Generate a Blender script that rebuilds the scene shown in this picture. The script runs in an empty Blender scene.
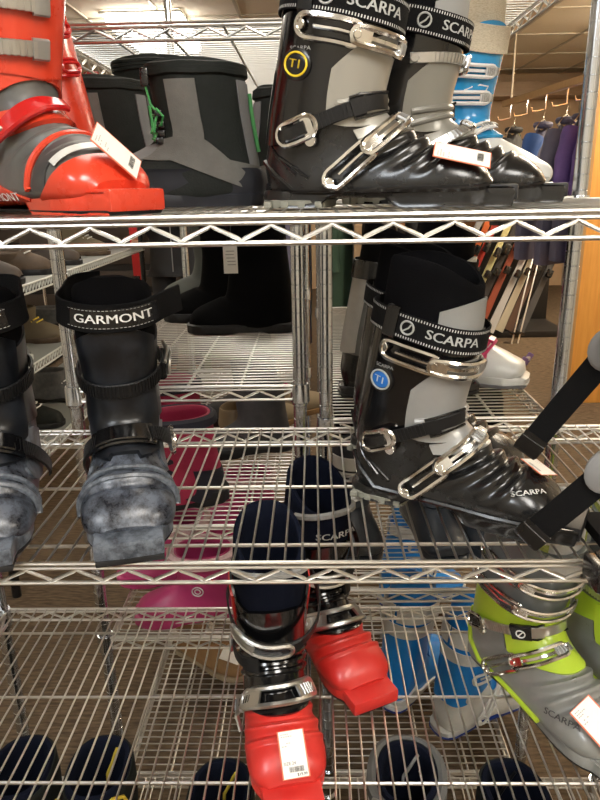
import bpy, bmesh, math, random
from mathutils import Vector as V, Matrix
random.seed(7)
C = bpy.context.scene.collection
PI = math.pi
RAD = math.radians

# ------------------------------------------------------------------ materials
MATS = {}
def mat(name, col, rough=.5, metal=0., col2=None, nscale=30., namt=.5, bump=0., bscale=200., coat=0., spec=.5,
        alpha=1., rvar=0., trans=0., stretch=None, sheen=0., ramp=None, nrough=.62):
    if name in MATS: return MATS[name]
    m = bpy.data.materials.new(name); m.use_nodes = True
    nt = m.node_tree; N = nt.nodes; L = nt.links
    b = N['Principled BSDF']
    b.inputs['Base Color'].default_value = (*col, 1)
    b.inputs['Roughness'].default_value = rough
    b.inputs['Metallic'].default_value = metal
    b.inputs['Coat Weight'].default_value = coat
    b.inputs['Coat Roughness'].default_value = .12
    b.inputs['Specular IOR Level'].default_value = spec
    b.inputs['Alpha'].default_value = alpha
    b.inputs['Transmission Weight'].default_value = trans
    if sheen:
        b.inputs['Sheen Weight'].default_value = sheen
    tc = N.new('ShaderNodeTexCoord')
    src = tc.outputs['Object']
    if stretch:
        mp = N.new('ShaderNodeMapping'); mp.inputs['Scale'].default_value = stretch
        L.new(src, mp.inputs['Vector']); src = mp.outputs['Vector']
    if col2 is not None or rvar:
        n = N.new('ShaderNodeTexNoise'); n.inputs['Scale'].default_value = nscale
        n.inputs['Detail'].default_value = 8; n.inputs['Roughness'].default_value = nrough
        L.new(src, n.inputs['Vector'])
        r = N.new('ShaderNodeValToRGB')
        r.color_ramp.elements[0].position = .5 - .28 * namt
        r.color_ramp.elements[1].position = .5 + .28 * (1 - namt) + .04
        if ramp: r.color_ramp.elements[0].position, r.color_ramp.elements[1].position = ramp
        L.new(n.outputs['Fac'], r.inputs['Fac'])
        if col2 is not None:
            r.color_ramp.elements[0].color = (*col, 1); r.color_ramp.elements[1].color = (*col2, 1)
            L.new(r.outputs['Color'], b.inputs['Base Color'])
        if rvar:
            mr = N.new('ShaderNodeMapRange')
            mr.inputs['To Min'].default_value = max(.02, rough - rvar); mr.inputs['To Max'].default_value = min(1, rough + rvar)
            L.new(n.outputs['Fac'], mr.inputs['Value']); L.new(mr.outputs['Result'], b.inputs['Roughness'])
    if bump:
        n2 = N.new('ShaderNodeTexNoise'); n2.inputs['Scale'].default_value = bscale; n2.inputs['Detail'].default_value = 4
        L.new(src, n2.inputs['Vector'])
        bp = N.new('ShaderNodeBump'); bp.inputs['Strength'].default_value = bump; bp.inputs['Distance'].default_value = .002
        L.new(n2.outputs['Fac'], bp.inputs['Height']); L.new(bp.outputs['Normal'], b.inputs['Normal'])
    MATS[name] = m
    return m

chrome = mat('chrome', (.78, .77, .74), .17, 1., rvar=.09, nscale=40)
wirem = mat('shelf_chrome', (.70, .69, .66), .32, 1.)
postm = mat('post_chrome', (.60, .63, .67), .2, 1.)
alu = mat('brushed_alloy', (.62, .62, .61), .33, 1., rvar=.1, nscale=60)
steel_dull = mat('dull_alloy', (.55, .56, .57), .42, 1.)
blackp = mat('black_plastic', (.006, .006, .0065), .26, col2=(.012, .012, .012), nscale=18, rvar=.14, coat=.15)
blackgloss = mat('black_gloss_plastic', (.004, .004, .0045), .15, rvar=.08, nscale=14, coat=.4)
blackrub = mat('black_rubber', (.008, .008, .009), .5, spec=.35, col2=(.022, .022, .023), nscale=22, rvar=.12)
strapm = mat('black_strap', (.008, .008, .0085), .45, spec=.35, bump=.15, bscale=500)
webm = mat('black_webbing', (.006, .006, .0065), .85, spec=.15, bump=.6, bscale=900)
linerm = mat('black_felt', (.005, .005, .006), .95, bump=.5, bscale=700, spec=.08)
navyfelt = mat('navy_felt', (.006, .008, .017), .95, bump=.5, bscale=700, spec=.08)
grayfab = mat('gray_fabric', (.28, .28, .27), .85, bump=.4, bscale=600)
silverp = mat('silver_plastic', (.30, .30, .29), .3, .25, col2=(.35, .35, .34), nscale=12, rvar=.08, coat=.25)
goldsilver = mat('warm_silver_plastic', (.34, .325, .285), .3, .25, rvar=.08, nscale=12, coat=.25)
darksilver = mat('pewter_plastic', (.24, .235, .21), .3, .2, rvar=.08, nscale=12, coat=.25)
whitep = mat('white_print', (.8, .8, .78), .45)
stitchm = mat('white_stitching', (.55, .55, .53), .7)
lettergray = mat('gray_lettering', (.42, .43, .42), .45)
solegray = mat('olive_gray_sole', (.25, .255, .21), .6, col2=(.2, .2, .17), nscale=40)
tagpaper = mat('tag_paper', (.78, .76, .71), .6)
tagred = mat('tag_red_border', (.72, .17, .08), .55)
inkm = mat('tag_ink', (.03, .03, .03), .6)
inkgray = mat('tag_faint_ink', (.35, .33, .31), .6)

# ------------------------------------------------------------------ mesh helpers
class MB:
    def __init__(s): s.v = []; s.f = []
    def add(s, vs, fs):
        o = len(s.v); s.v += [V(p) for p in vs]; s.f += [[i + o for i in f] for f in fs]
    def grid(s, rows, cu=False, cv=False, caps=False):
        n = len(rows); m = len(rows[0]); o = len(s.v)
        for r in rows: s.v += [V(p) for p in r]
        for i in range(n if cu else n - 1):
            for j in range(m if cv else m - 1):
                a = o + i * m + j; b = o + i * m + (j + 1) % m
                c = o + ((i + 1) % n) * m + (j + 1) % m; d = o + ((i + 1) % n) * m + j
                s.f.append([a, b, c, d])
        if caps:
            s.f.append([o + j for j in range(m)]); s.f.append([o + (n - 1) * m + j for j in range(m)])
    def tube(s, pts, r, closed=False, seg=6, flat=None, up=None):
        pts = [V(p) for p in pts]; n = len(pts); rows = []; prev = None
        for i, p in enumerate(pts):
            if closed: t = pts[(i + 1) % n] - pts[i - 1]
            else: t = pts[min(i + 1, n - 1)] - pts[max(i - 1, 0)]
            if t.length < 1e-9: t = V((0, 0, 1))
            t.normalize()
            if prev is None:
                a = V(up) if up else (V((0, 0, 1)) if abs(t.z) < .9 else V((1, 0, 0)))
            else: a = prev
            a = a - t * a.dot(t)
            if a.length < 1e-6: a = t.orthogonal()
            a.normalize(); prev = a; b = t.cross(a)
            rr = r[i] if isinstance(r, (list, tuple)) else r
            fl = flat or 1.
            rows.append([p + a * (rr * fl * math.cos(2 * PI * k / seg)) + b * (rr * math.sin(2 * PI * k / seg)) for k in range(seg)])
        s.grid(rows, cu=closed, cv=True, caps=not closed)
    def box(s, c, d, M=None):
        c = V(c); x, y, z = d[0] / 2, d[1] / 2, d[2] / 2
        vs = [V((sx * x, sy * y, sz * z)) for sx in (-1, 1) for sy in (-1, 1) for sz in (-1, 1)]
        if M: vs = [M @ p for p in vs]
        s.add([c + p for p in vs], [(0, 1, 3, 2), (4, 6, 7, 5), (0, 4, 5, 1), (2, 3, 7, 6), (0, 2, 6, 4), (1, 5, 7, 3)])
    def rbox(s, c, d, r=.004, M=None):
        bm = bmesh.new(); bmesh.ops.create_cube(bm, size=1)
        for v in bm.verts: v.co = V((v.co.x * d[0], v.co.y * d[1], v.co.z * d[2]))
        bmesh.ops.bevel(bm, geom=bm.edges[:], offset=min(r, min(d) * .45), segments=2, affect='EDGES', profile=.6)
        bm.verts.index_update()
        s.add([V(c) + ((M @ v.co) if M else v.co) for v in bm.verts], [[v.index for v in f.verts] for f in bm.faces]); bm.free()
    def lathe(s, prof, c=(0, 0, 0), seg=20, M=None, caps=True):
        rows = []
        for r, z in prof:
            row = [V((r * math.cos(2 * PI * k / seg), r * math.sin(2 * PI * k / seg), z)) for k in range(seg)]
            if M: row = [M @ p for p in row]
            rows.append([V(c) + p for p in row])
        s.grid(rows, cv=True, caps=caps)
    def prism(s, poly, z0, z1, M=None, c=(0, 0, 0)):
        n = len(poly)
        vs = [V((p[0], p[1], z0)) for p in poly] + [V((p[0], p[1], z1)) for p in poly]
        if M: vs = [M @ p for p in vs]
        s.add([V(c) + p for p in vs], [list(range(n)), list(range(n, 2 * n))] + [[i, (i + 1) % n, n + (i + 1) % n, n + i] for i in range(n)])

def mk(name, mb, m, parent=None, ang=42, label=None, loc=None):
    me = bpy.data.meshes.new(name)
    me.from_pydata([tuple(p) for p in mb.v], [], mb.f); me.validate()
    bm = bmesh.new(); bm.from_mesh(me)
    bmesh.ops.recalc_face_normals(bm, faces=bm.faces[:]); bm.to_mesh(me); bm.free()
    me.polygons.foreach_set('use_smooth', [True] * len(me.polygons))
    me.set_sharp_from_angle(angle=RAD(ang))
    me.materials.append(m)
    o = bpy.data.objects.new(name, me); C.objects.link(o)
    if parent: o.parent = parent
    if label: o['label'] = label
    if loc: o.location = loc
    return o
def thing(name, label, cat, loc=(0, 0, 0), rz=0., group=None):
    o = bpy.data.objects.new(name, None); C.objects.link(o)
    o.empty_display_size = .05
    o.location = loc; o.rotation_euler = (0, 0, RAD(rz)); o['label'] = label; o['category'] = cat
    if group: o['group'] = group
    return o
def tag(o, label, cat, group=None):
    o['label'] = label; o['category'] = cat
    if group: o['group'] = group
    return o
def struct(name, mb, m, ang=42):
    o = mk(name, mb, m, ang=ang); o['kind'] = 'structure'; return o

_TX = {}
def text_mesh(s, bold=.0, sx=1.):
    k = (s, bold, sx)
    if k in _TX: return _TX[k]
    cu = bpy.data.curves.new('lettering', 'FONT'); cu.body = s; cu.offset = bold; cu.align_x = 'CENTER'; cu.align_y = 'CENTER'
    cu.resolution_u = 3
    o = bpy.data.objects.new('lettering', cu); C.objects.link(o)
    dg = bpy.context.evaluated_depsgraph_get(); dg.update()
    me = o.evaluated_get(dg).to_mesh()
    vs = [(v.co.x * sx, v.co.y) for v in me.vertices]; fs = [list(p.vertices) for p in me.polygons]
    o.evaluated_get(dg).to_mesh_clear()
    bpy.data.objects.remove(o); bpy.data.curves.remove(cu)
    _TX[k] = (vs, fs); return _TX[k]
def add_text(mb, s, size, fn, bold=.0, sx=1.):
    vs, fs = text_mesh(s, 0., sx)
    for dx in ((-.022, 0, .022) if bold > 0 else (0,)):
        mb.add([fn((x + dx) * size, y * size) for x, y in vs], fs)

def cr(p0, p1, p2, p3, t):
    return .5 * ((2 * p1) + (-p0 + p2) * t + (2 * p0 - 5 * p1 + 4 * p2 - p3) * t * t + (-p0 + 3 * p1 - 3 * p2 + p3) * t ** 3)
def spline(vals, s):
    n = len(vals)
    if s < 0: return vals[0] + (vals[0] - vals[1]) * (-s)
    s = min(s, n - 1); i = min(int(s), n - 2); t = s - i
    g = lambda k: vals[min(max(k, 0), n - 1)]
    p0 = g(i - 1) if i > 0 else 2 * vals[0] - vals[1]
    p3 = g(i + 2) if i + 2 < n else 2 * vals[-1] - vals[-2]
    return cr(p0, vals[i], vals[i + 1], p3, t)

# ------------------------------------------------------------------ boot surface
class Surf:
    """rings: (Fx,Fz,Bx,Bz,halfwidth) front/top point and back/bottom point in the side profile"""
    def __init__(s, rings, n=2.3, nfoot=3.4, foot=6.5, disp=None, scale=(1, 1, 1)):
        s.r = list(zip(*[(a * scale[0], b * scale[2], c * scale[0], d * scale[2], e * scale[1]) for a, b, c, d, e in rings]))
        s.n = n; s.nf = nfoot; s.foot = foot; s.disp = disp; s.N = len(rings) - 1
    def raw(s, t, ph):
        fx, fz, bx, bz, b = [spline(c, t) for c in s.r]
        a = RAD(ph); ca, sa = math.cos(a), math.sin(a)
        k = min(max((t - s.foot + 1.5) / 2.5, 0), 1)
        n1 = s.n; n2 = s.n + (s.nf - s.n) * k
        n = n1 if ca > 0 else n2
        cc = math.copysign(abs(ca) ** (2 / n), ca); ss = math.copysign(abs(sa) ** (2 / n), sa)
        kk = .5 - .14 * k
        cx, cz = bx + kk * (fx - bx), bz + kk * (fz - bz)
        w = (1 - kk) if ca > 0 else kk
        return V((cx + (fx - bx) * w * cc, b * ss, cz + (fz - bz) * w * cc)), V((cx, 0, cz))
    def normal(s, t, ph):
        e = .03
        t0 = min(max(t, e), s.N - e)
        p, c = s.raw(t0, ph)
        d1 = s.raw(t0 + e, ph)[0] - s.raw(t0 - e, ph)[0]; d2 = s.raw(t0, ph + 2)[0] - s.raw(t0, ph - 2)[0]
        n = d1.cross(d2)
        if n.length < 1e-12: return (p - c).normalized()
        n.normalize()
        return n if n.dot(p - c) > 0 else -n
    def __call__(s, t, ph, off=0.):
        ph = (ph + 180) % 360 - 180
        p = s.raw(t, ph)[0]
        if s.disp: off = off + s.disp(t, ph)
        return p + s.normal(t, ph) * off if off else p

def shell(S, s0, s1, off=0., p0=-180, p1=180, ds=.12, dp=7.5, rim=0., cap=False, sfun=None, lip=True):
    """patch of S; closed around when it spans 360 degrees"""
    mb = MB(); full = (p1 - p0) >= 359
    ns = max(2, int((s1 - s0) / ds)); npn = max(3, int((p1 - p0) / dp))
    phs = [p0 + (p1 - p0) * j / npn for j in range(npn if full else npn + 1)]
    rows = []
    for i in range(ns + 1):
        u = i / ns
        row = []
        for ph in phs:
            a, b = (s0, s1) if sfun is None else sfun(ph)
            row.append(S(a + (b - a) * u, ph, off))
        rows.append(row)
    if lip:
        def edge(u, d):
            return [S((lambda ab: ab[0] + (ab[1] - ab[0]) * u)(sfun(ph) if sfun else (s0, s1)), ph, off - d) for ph in phs]
        d = rim or max(off, .003)
        rows = [edge(0, d), edge(0, .0009)] + rows if not False else rows
        if not cap: rows = rows + [edge(1, d)]
        if not full:
            nr = []
            for r, u in zip(rows, [0] * 2 + [k / ns for k in range(ns + 1)] + [1] * 4):
                ab0 = sfun(phs[0]) if sfun else (s0, s1); ab1 = sfun(phs[-1]) if sfun else (s0, s1)
                nr.append([S(ab0[0] + (ab0[1] - ab0[0]) * u, phs[0], off - d)] + r + [S(ab1[0] + (ab1[1] - ab1[0]) * u, phs[-1], off - d)])
            rows = nr
    mb.grid(rows, cv=full)
    if cap:
        m = len(rows[-1]); o = len(mb.v) - m
        mb.f.append(list(range(o, o + m)))
    return mb

def hollow(S, top, bot, off=0., wall=.008, sfun=None, deep=2.2, ds=.12, dp=9):
    """open-topped tube: outside from bot up to the rim, over it and down inside"""
    mb = MB(); phs = [-180 + dp * j for j in range(int(360 / dp))]
    tp = lambda ph: top + (sfun(ph) if sfun else 0)
    rows = []
    n = max(3, int((bot - top) / ds))
    for i in range(n + 1): rows.append([S(bot + (tp(ph) - bot) * i / n, ph, off) for ph in phs])
    rows.append([S(tp(ph), ph, off - wall * .25) + V((0, 0, wall * .45)) for ph in phs])
    rows.append([S(tp(ph), ph, off - wall * .75) + V((0, 0, wall * .45)) for ph in phs])
    n = max(3, int(deep / .3))
    for i in range(n + 1): rows.append([S(tp(ph) + (top + deep - tp(ph)) * i / n, ph, off - wall) for ph in phs])
    mb.grid(rows, cv=True)
    m = len(phs); o = len(mb.v) - m; mb.f.append(list(range(o, o + m)))
    return mb

class Path:
    def __init__(s, S, pts, off=.0, n=72, g=1):
        s.S = S
        ts = [p[0] for p in pts]; ps = [p[1] * g for p in pts]; os = [(p[2] if len(p) > 2 else 0) for p in pts]
        k = len(pts) - 1
        s.P = []; s.N = []
        for i in range(n + 1):
            u = k * i / n
            a, b, o = spline(ts, u), spline(ps, u), spline(os, u)
            s.P.append(S(a, b, off + o)); s.N.append(S.normal(a, (b + 180) % 360 - 180))
        for _ in range(2):
            s.N = [(s.N[max(i - 1, 0)] + s.N[i] * 2 + s.N[min(i + 1, n)]).normalized() for i in range(n + 1)]
        s.l = [0.]
        for i in range(n): s.l.append(s.l[-1] + (s.P[i + 1] - s.P[i]).length)
        s.L = s.l[-1]; s.n = n
    def frame(s, l):
        if l <= 0: i, t = 0, l / max(s.l[1], 1e-6)
        elif l >= s.L: i, t = s.n - 1, 1 + (l - s.L) / max(s.l[-1] - s.l[-2], 1e-6)
        else:
            i = 0
            while s.l[i + 1] < l: i += 1
            t = (l - s.l[i]) / max(s.l[i + 1] - s.l[i], 1e-9)
        p = s.P[i].lerp(s.P[i + 1], t); tc = min(max(t, 0), 1)
        nrm = s.N[i].lerp(s.N[i + 1], tc).normalized()
        a, b = max(i - 1, 0), min(i + 2, s.n)
        T = (s.P[b] - s.P[a]).normalized(); nrm = (nrm - T * nrm.dot(T)).normalized()
        return p, T, nrm, nrm.cross(T)
    def at(s, l, w=0., h=0.):
        p, T, n, b = s.frame(l); return p + b * w + n * h
    # builders -------------------------------------------------------
    def strap(s, mb, l0, l1, w, th=.002, h=0., seg=None, taper=None):
        seg = seg or max(2, int((l1 - l0) / .006)); rows = []
        for i in range(seg + 1):
            l = l0 + (l1 - l0) * i / seg; ww = w / 2
            if taper: ww *= taper(i / seg)
            c = min(th * .4, ww * .3)
            rows.append([s.at(l, x, h + y) for x, y in ((-ww, 0), (-ww, th - c), (-ww + c, th), (ww - c, th), (ww, th - c), (ww, 0))])
        mb.grid(rows, cv=True, caps=True)
    def loop(s, mb, l0, l1, w, h, r, flat=1., seg=6, n=9, point=0.):
        pts = []; rr = min(w, (l1 - l0) * .5)
        for k in range(n + 1):
            a = PI / 2 + PI * k / n; pts.append((l0 + rr + rr * math.cos(a) * (1 + point), w * math.sin(a)))
        m = max(2, int((l1 - l0 - 2 * rr) / .008))
        for k in range(1, m): pts.append((l0 + rr + (l1 - l0 - 2 * rr) * k / m, -w))
        for k in range(n + 1):
            a = -PI / 2 + PI * k / n; pts.append((l1 - rr + rr * math.cos(a), w * math.sin(a)))
        for k in range(1, m): pts.append((l1 - rr - (l1 - l0 - 2 * rr) * k / m, w))
        mb.tube([s.at(a, b, h) for a, b in pts], r, closed=True, seg=seg)
    def rod(s, mb, pts, r, seg=6):
        mb.tube([s.at(*p) for p in pts], r, seg=seg)
    def ribs(s, mb, l0, l1, w, pitch=.0045, th=.0016, h=.002, frac=.5):
        l = l0
        while l < l1:
            s.strap(mb, l, l + pitch * frac, w, th, h, seg=1); l += pitch
    def disc(s, mb, l, w, h, r, th=.002, seg=14):
        p, T, n, b = s.frame(l); c = p + b * w + n * h
        rows = [[c + T * (rr * math.cos(2 * PI * k / seg)) + b * (rr * math.sin(2 * PI * k / seg)) + n * z for k in range(seg)]
                for rr, z in ((r, -.003), (r, th * .6), (r * .85, th))]
        mb.grid(rows, cv=True, caps=True)
    def text(s, mb, t, size, l, w=0., h=.0022, bold=.0, sx=1.):
        add_text(mb, t, size, lambda x, y: s.at(l + x, w + y, h), bold, sx)

def local_frame(S, t, ph, rot=0., off=0.):
    p = S(t, ph, off); n = S.normal(t, ph)
    up = (S(t - .15, ph) - S(t + .15, ph)); up = (up - n * up.dot(n)).normalized()
    x = up.cross(n)
    c, s_ = math.cos(RAD(rot)), math.sin(RAD(rot))
    return p, x * c + up * s_, up * c - x * s_, n
def disc_on(mb, S, t, ph, r, th=.003, off=0., seg=20, ry=None, rot=0.):
    p, x, y, n = local_frame(S, t, ph, rot, off); ry = ry or r
    mb.grid([[p + x * (r * q * math.cos(2 * PI * k / seg)) + y * (ry * q * math.sin(2 * PI * k / seg)) + n * z for k in range(seg)]
             for q, z in ((1, -.006), (1, th * .6), (.9, th))], cv=True, caps=True)
def ring_on(mb, S, t, ph, r, ry, tube, off, rot=0., seg=24):
    p, x, y, n = local_frame(S, t, ph, rot, off)
    mb.tube([p + x * (r * math.cos(2 * PI * k / seg)) + y * (ry * math.sin(2 * PI * k / seg)) for k in range(seg)], tube, closed=True, seg=6)

def price_tag(parent, S, t, ph, w, h, rot=0., off=.004, bend=0., size_text=None, price=None, tilt=0.):
    """paper sticker taped to the boot: red bordered label with print"""
    p, x, y, n = local_frame(S, t, ph, rot, off)
    if tilt:
        c, s_ = math.cos(RAD(tilt)), math.sin(RAD(tilt)); y, n = y * c + n * s_, n * c - y * s_
    f = lambda a, b, z=0.: p + x * a + y * b + n * (z - bend * (a * a) * 8)
    def sheet(w_, h_, z, th=.0006):
        mb = MB(); k = 8
        mb.grid([[f(-w_ / 2 + w_ * i / k, b, zz) for b, zz in ((-h_ / 2, z), (h_ / 2, z), (h_ / 2, z + th), (-h_ / 2, z + th))] for i in range(k + 1)], cv=True, caps=True)
        return mb
    o = mk('price_tag', sheet(w, h, 0), tagred, parent, label='white price tag with a thin red border')
    mk('tag_paper', sheet(w * .9, h * .97, .0004), tagpaper, o)
    mb = MB(); mg = MB()
    port = h > w
    W, H = (w, h) if port else (h, w)
    g = (lambda a, b: f(a, b, .0013)) if port else (lambda a, b: f(b, -a, .0013))
    def bar(mbx, a0, a1, b0, b1): mbx.add([g(a0, b0), g(a1, b0), g(a1, b1), g(a0, b1)], [(0, 1, 2, 3)])
    for k, (yy, ln) in enumerate(((.41, .3), (.36, .42), (.31, .26), (.22, .34), (.16, .2))):
        a = -W * .38; n_ = int(ln * 14)
        for q in range(n_):
            ww = W * ln / n_
            if random.random() < .8: bar(mg, a + q * ww, a + q * ww + ww * .7, H * yy, H * (yy + .018))
    a = -W * .22
    while a < W * .3:
        ww = random.choice((.006, .01, .016)) * W; bar(mb, a, a + ww, -H * .37, -H * .26); a += ww + random.choice((.008, .014)) * W
    if size_text: add_text(mb, size_text, H * .09, lambda u, v: g(u - W * .18, v - H * .19))
    if price: add_text(mb, price, H * .085, lambda u, v: g(u + W * .22, v - H * .43), bold=.01)
    mk('tag_print', mg, inkgray, o); mk('tag_barcode', mb, inkm, o)
    return o

SKI = [(.172, .318, .048, .335, .050),   # 0 liner top
       (.168, .248, .037, .268, .053),   # 1 cuff top
       (.160, .205, .029, .222, .051),
       (.151, .168, .020, .175, .048),
       (.147, .142, .012, .132, .046),
       (.150, .122, .006, .087, .044),
       (.165, .108, .003, .047, .042),
       (.184, .098, .022, .012, .043),
       (.204, .088, .095, .012, .046),
       (.225, .079, .155, .012, .050),
       (.246, .070, .200, .012, .053),
       (.263, .061, .238, .013, .052),
       (.276, .049, .264, .016, .046),
       (.285, .034, .282, .022, .030)]
def bellows(a=.0035, s0=7.15, s1=9.7, per=.85, phm=82):
    def d(t, ph):
        if not (s0 - .4 < t < s1 + .4): return 0
        w = min(1, max(0, (t - s0 + .4) / .4)) * min(1, max(0, (s1 + .4 - t) / .4))
        q = max(0., 1 - (abs(ph) / phm) ** 4)
        return a * w * q * (math.cos(2 * PI * (t - s0) / per) ** 1)
    return d
OUT = [(.0, 0), (.003, .018), (.012, .029), (.03, .036), (.07, .037), (.11, .036), (.15, .039), (.19, .046), (.225, .051), (.25, .050), (.265, .045), (.275, .039), (.30, .036), (.309, .034), (.311, 0)]
def sole_mesh(out, prof, arch=None, dx=0., sc=1.):
    """footprint extruded: prof = [(z, grow)]; arch raises the underside between heel and ball"""
    pts = [(x, b) for x, b in out]; n = 60; xs = [out[0][0] + (out[-1][0] - out[0][0]) * (.5 - .5 * math.cos(PI * i / n)) for i in range(n + 1)]
    def hw(x):
        for (a, b), (c, d) in zip(pts, pts[1:]):
            if a <= x <= c: return b + (d - b) * ((x - a) / max(c - a, 1e-9))
        return 0
    loop = [(x, hw(x)) for x in xs] + [(x, -hw(x)) for x in reversed(xs[1:-1])]
    mb = MB(); rows = []
    cx = sum(x for x, _ in loop) / len(loop)
    for z, g in prof:
        row = []
        for x, y in loop:
            zz = z
            if arch and z < arch[2] * .9:
                k = max(0, 1 - abs((x - arch[0]) / arch[1])); zz = max(z, min(1, k * 2.5) * arch[2] * .8)
            row.append(V(((x + (g if x > cx else -g) * min(1, abs(x - cx) / .1)) * sc + dx, (y + math.copysign(g, y) * (1 if abs(y) > .004 else 0)) * sc, zz)))
        rows.append(row)
    mb.grid(rows, cv=True, caps=True)
    return mb

# ------------------------------------------------------------------ boot parts
def lever_buckle(root, S, pts, g, metal, off=.006, L=None, w=.010, r=.0026, ladder_mat=None, name='buckle', style='tele', ribm=None):
    """metal bail + slotted lever running along pts; returns the path"""
    P = Path(S, pts, off, g=g)
    L = P.L
    mb = MB()
    if style == 'tele':                                   # big polished bail, slotted lever, ladder at the far end
        a = L * .46
        P.loop(mb, 0, a + .008, w * 1.15, .002, r * 1.25, n=9)
        P.rod(mb, [(a * .3, 0, .002), (a * .7, 0, .003), (a + .012, 0, .003)], r * .9)
        P.loop(mb, a - .006, L - .004, w * .85, .0045, r * 1.35, n=7)
        P.strap(mb, a - .004, a + .016, w * 1.5, .003, .003)
        P.strap(mb, L - .024, L - .002, w * 1.5, .003, .003)
        P.strap(mb, a + .010, L - .02, w * .5, .0015, .0015)
        o = mk(name, mb, metal, root)
        rb = MB(); P.ribs(rb, L - .022, L + .004, w * 1.15, .0045, .0022, .0058); P.strap(rb, L - .01, L + .006, w * 1.1, .002, .001)
        mk('ladder', rb, steel_dull, o)
        for q in ((a, 0, .005, .0045, .003), (.004, 0, .001, .006, .002)):
            pv = MB(); P.disc(pv, *q); mk('pivot', pv, metal, o)
    elif style == 'bail':                                 # wire bail, ladder strap, block
        a = L * .38
        P.loop(mb, 0, a, w, .003, r * .9); P.loop(mb, 0, a * .55, w * .55, .0045, r * .9)
        o = mk(name, mb, metal, root)
        rb = MB(); P.strap(rb, a - .006, L - .016, w * 1.5, .003, .001); P.ribs(rb, a - .002, L - .018, w * 1.55, .0068, .0022, .004, .55)
        mk('ladder', rb, ladder_mat or alu, o)
        bl = MB(); P.strap(bl, L - .019, L, w * 2.1, .005, .001)
        mk('catch_block', bl, steel_dull, o)
    return P, o

def ladder_strap(root, S, pts, g, width=.016, bail=None, off=.005, name='ankle_strap', m=None, clip=.035):
    P = Path(S, pts, off, g=g); L = P.L; mb = MB()
    P.strap(mb, .016, L, width, .0022, 0)
    P.ribs(mb, .03, L * .62, width * .96, .0050, .0014, .002)
    P.strap(mb, L * .62, L * .62 + clip * .45, width * 1.25, .004, 0)
    o = mk(name, mb, m or strapm, root)
    if bail:
        cb = MB(); P.loop(cb, -.004, .046, width * .72, .004, .0030, n=9)
        P.strap(cb, .030, .042, width * 1.5, .002, .003); P.disc(cb, .033, -width * .95, .0, .0075, .004)
        mk('strap_buckle', cb, bail, o)
        fb = MB(); P.strap(fb, .006, .034, width * .95, .006, .001); mk('buckle_block', fb, blackp, o)
    e = MB(); P.rod(e, [(L * .62, width * .7, .002), (L * .62 + .012, width * .72, .004), (L - .002, width * .62, .003)], .0018)
    P.rod(e, [(L * .62, -width * .7, .002), (L * .62 + .012, -width * .72, .004), (L - .002, -width * .62, .003)], .0018)
    mk('strap_keeper', e, blackgloss, o)
    return P, o

def power_strap(root, S, pts, g, width=.030, text=None, tl=.5, tsize=.016, m=None, stitch=True, dots=0, off=.007, ring=False, tm=None, sx=1.15, ramp=None):
    P = Path(S, pts, off, n=110); mb = MB(); P.strap(mb, 0, P.L, width, .0022)
    o = mk('power_strap', mb, m or webm, root)
    if stitch:
        for w in ((-1, 1)):
            st = MB(); l = .004
            while l < P.L - .004:
                P.strap(st, l, l + .0016, .0028, .0006, .0022, seg=1) if False else st.add(
                    [P.at(l, w * width * .40 - .0016, .0026), P.at(l + .0013, w * width * .40 - .0016, .0026), P.at(l + .0013, w * width * .40 + .0016, .0026), P.at(l, w * width * .40 + .0016, .0026)], [(0, 1, 2, 3)])
                l += .0034
            mk('stitching', st, stitchm, o)
    if text:
        tb = MB(); P.text(tb, text, tsize, P.L * tl, 0, .0026, .006, sx)
        if ring:
            c = P.L * tl - tsize * len(text) * .40 * sx - tsize * .75
            pts_ = [P.at(c + tsize * .5 * math.cos(2 * PI * k / 18), tsize * .5 * math.sin(2 * PI * k / 18), .0028) for k in range(18)]
            tb.tube(pts_, .0013, closed=True, seg=5)
            tb.tube([P.at(c - tsize * .25, -tsize * .3, .0028), P.at(c + tsize * .1, 0, .0028), P.at(c + tsize * .25, tsize * .3, .0028)], .0011, seg=5)
        mk('strap_lettering', tb, tm or lettergray, o)
    return P, o

def side_text(parent, S, s, ph0, ph1, text, size, m, off=.0016, bold=.006, sx=1.2, s2=None, name='side_lettering', at=.5):
    P = Path(S, [(s, ph0), ((s + (s2 or s)) / 2, (ph0 + ph1) / 2), (s2 or s, ph1)], off)
    mb = MB(); P.text(mb, text, size, P.L * at, 0, .0006, bold, sx)
    return mk(name, mb, m, parent)

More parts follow.
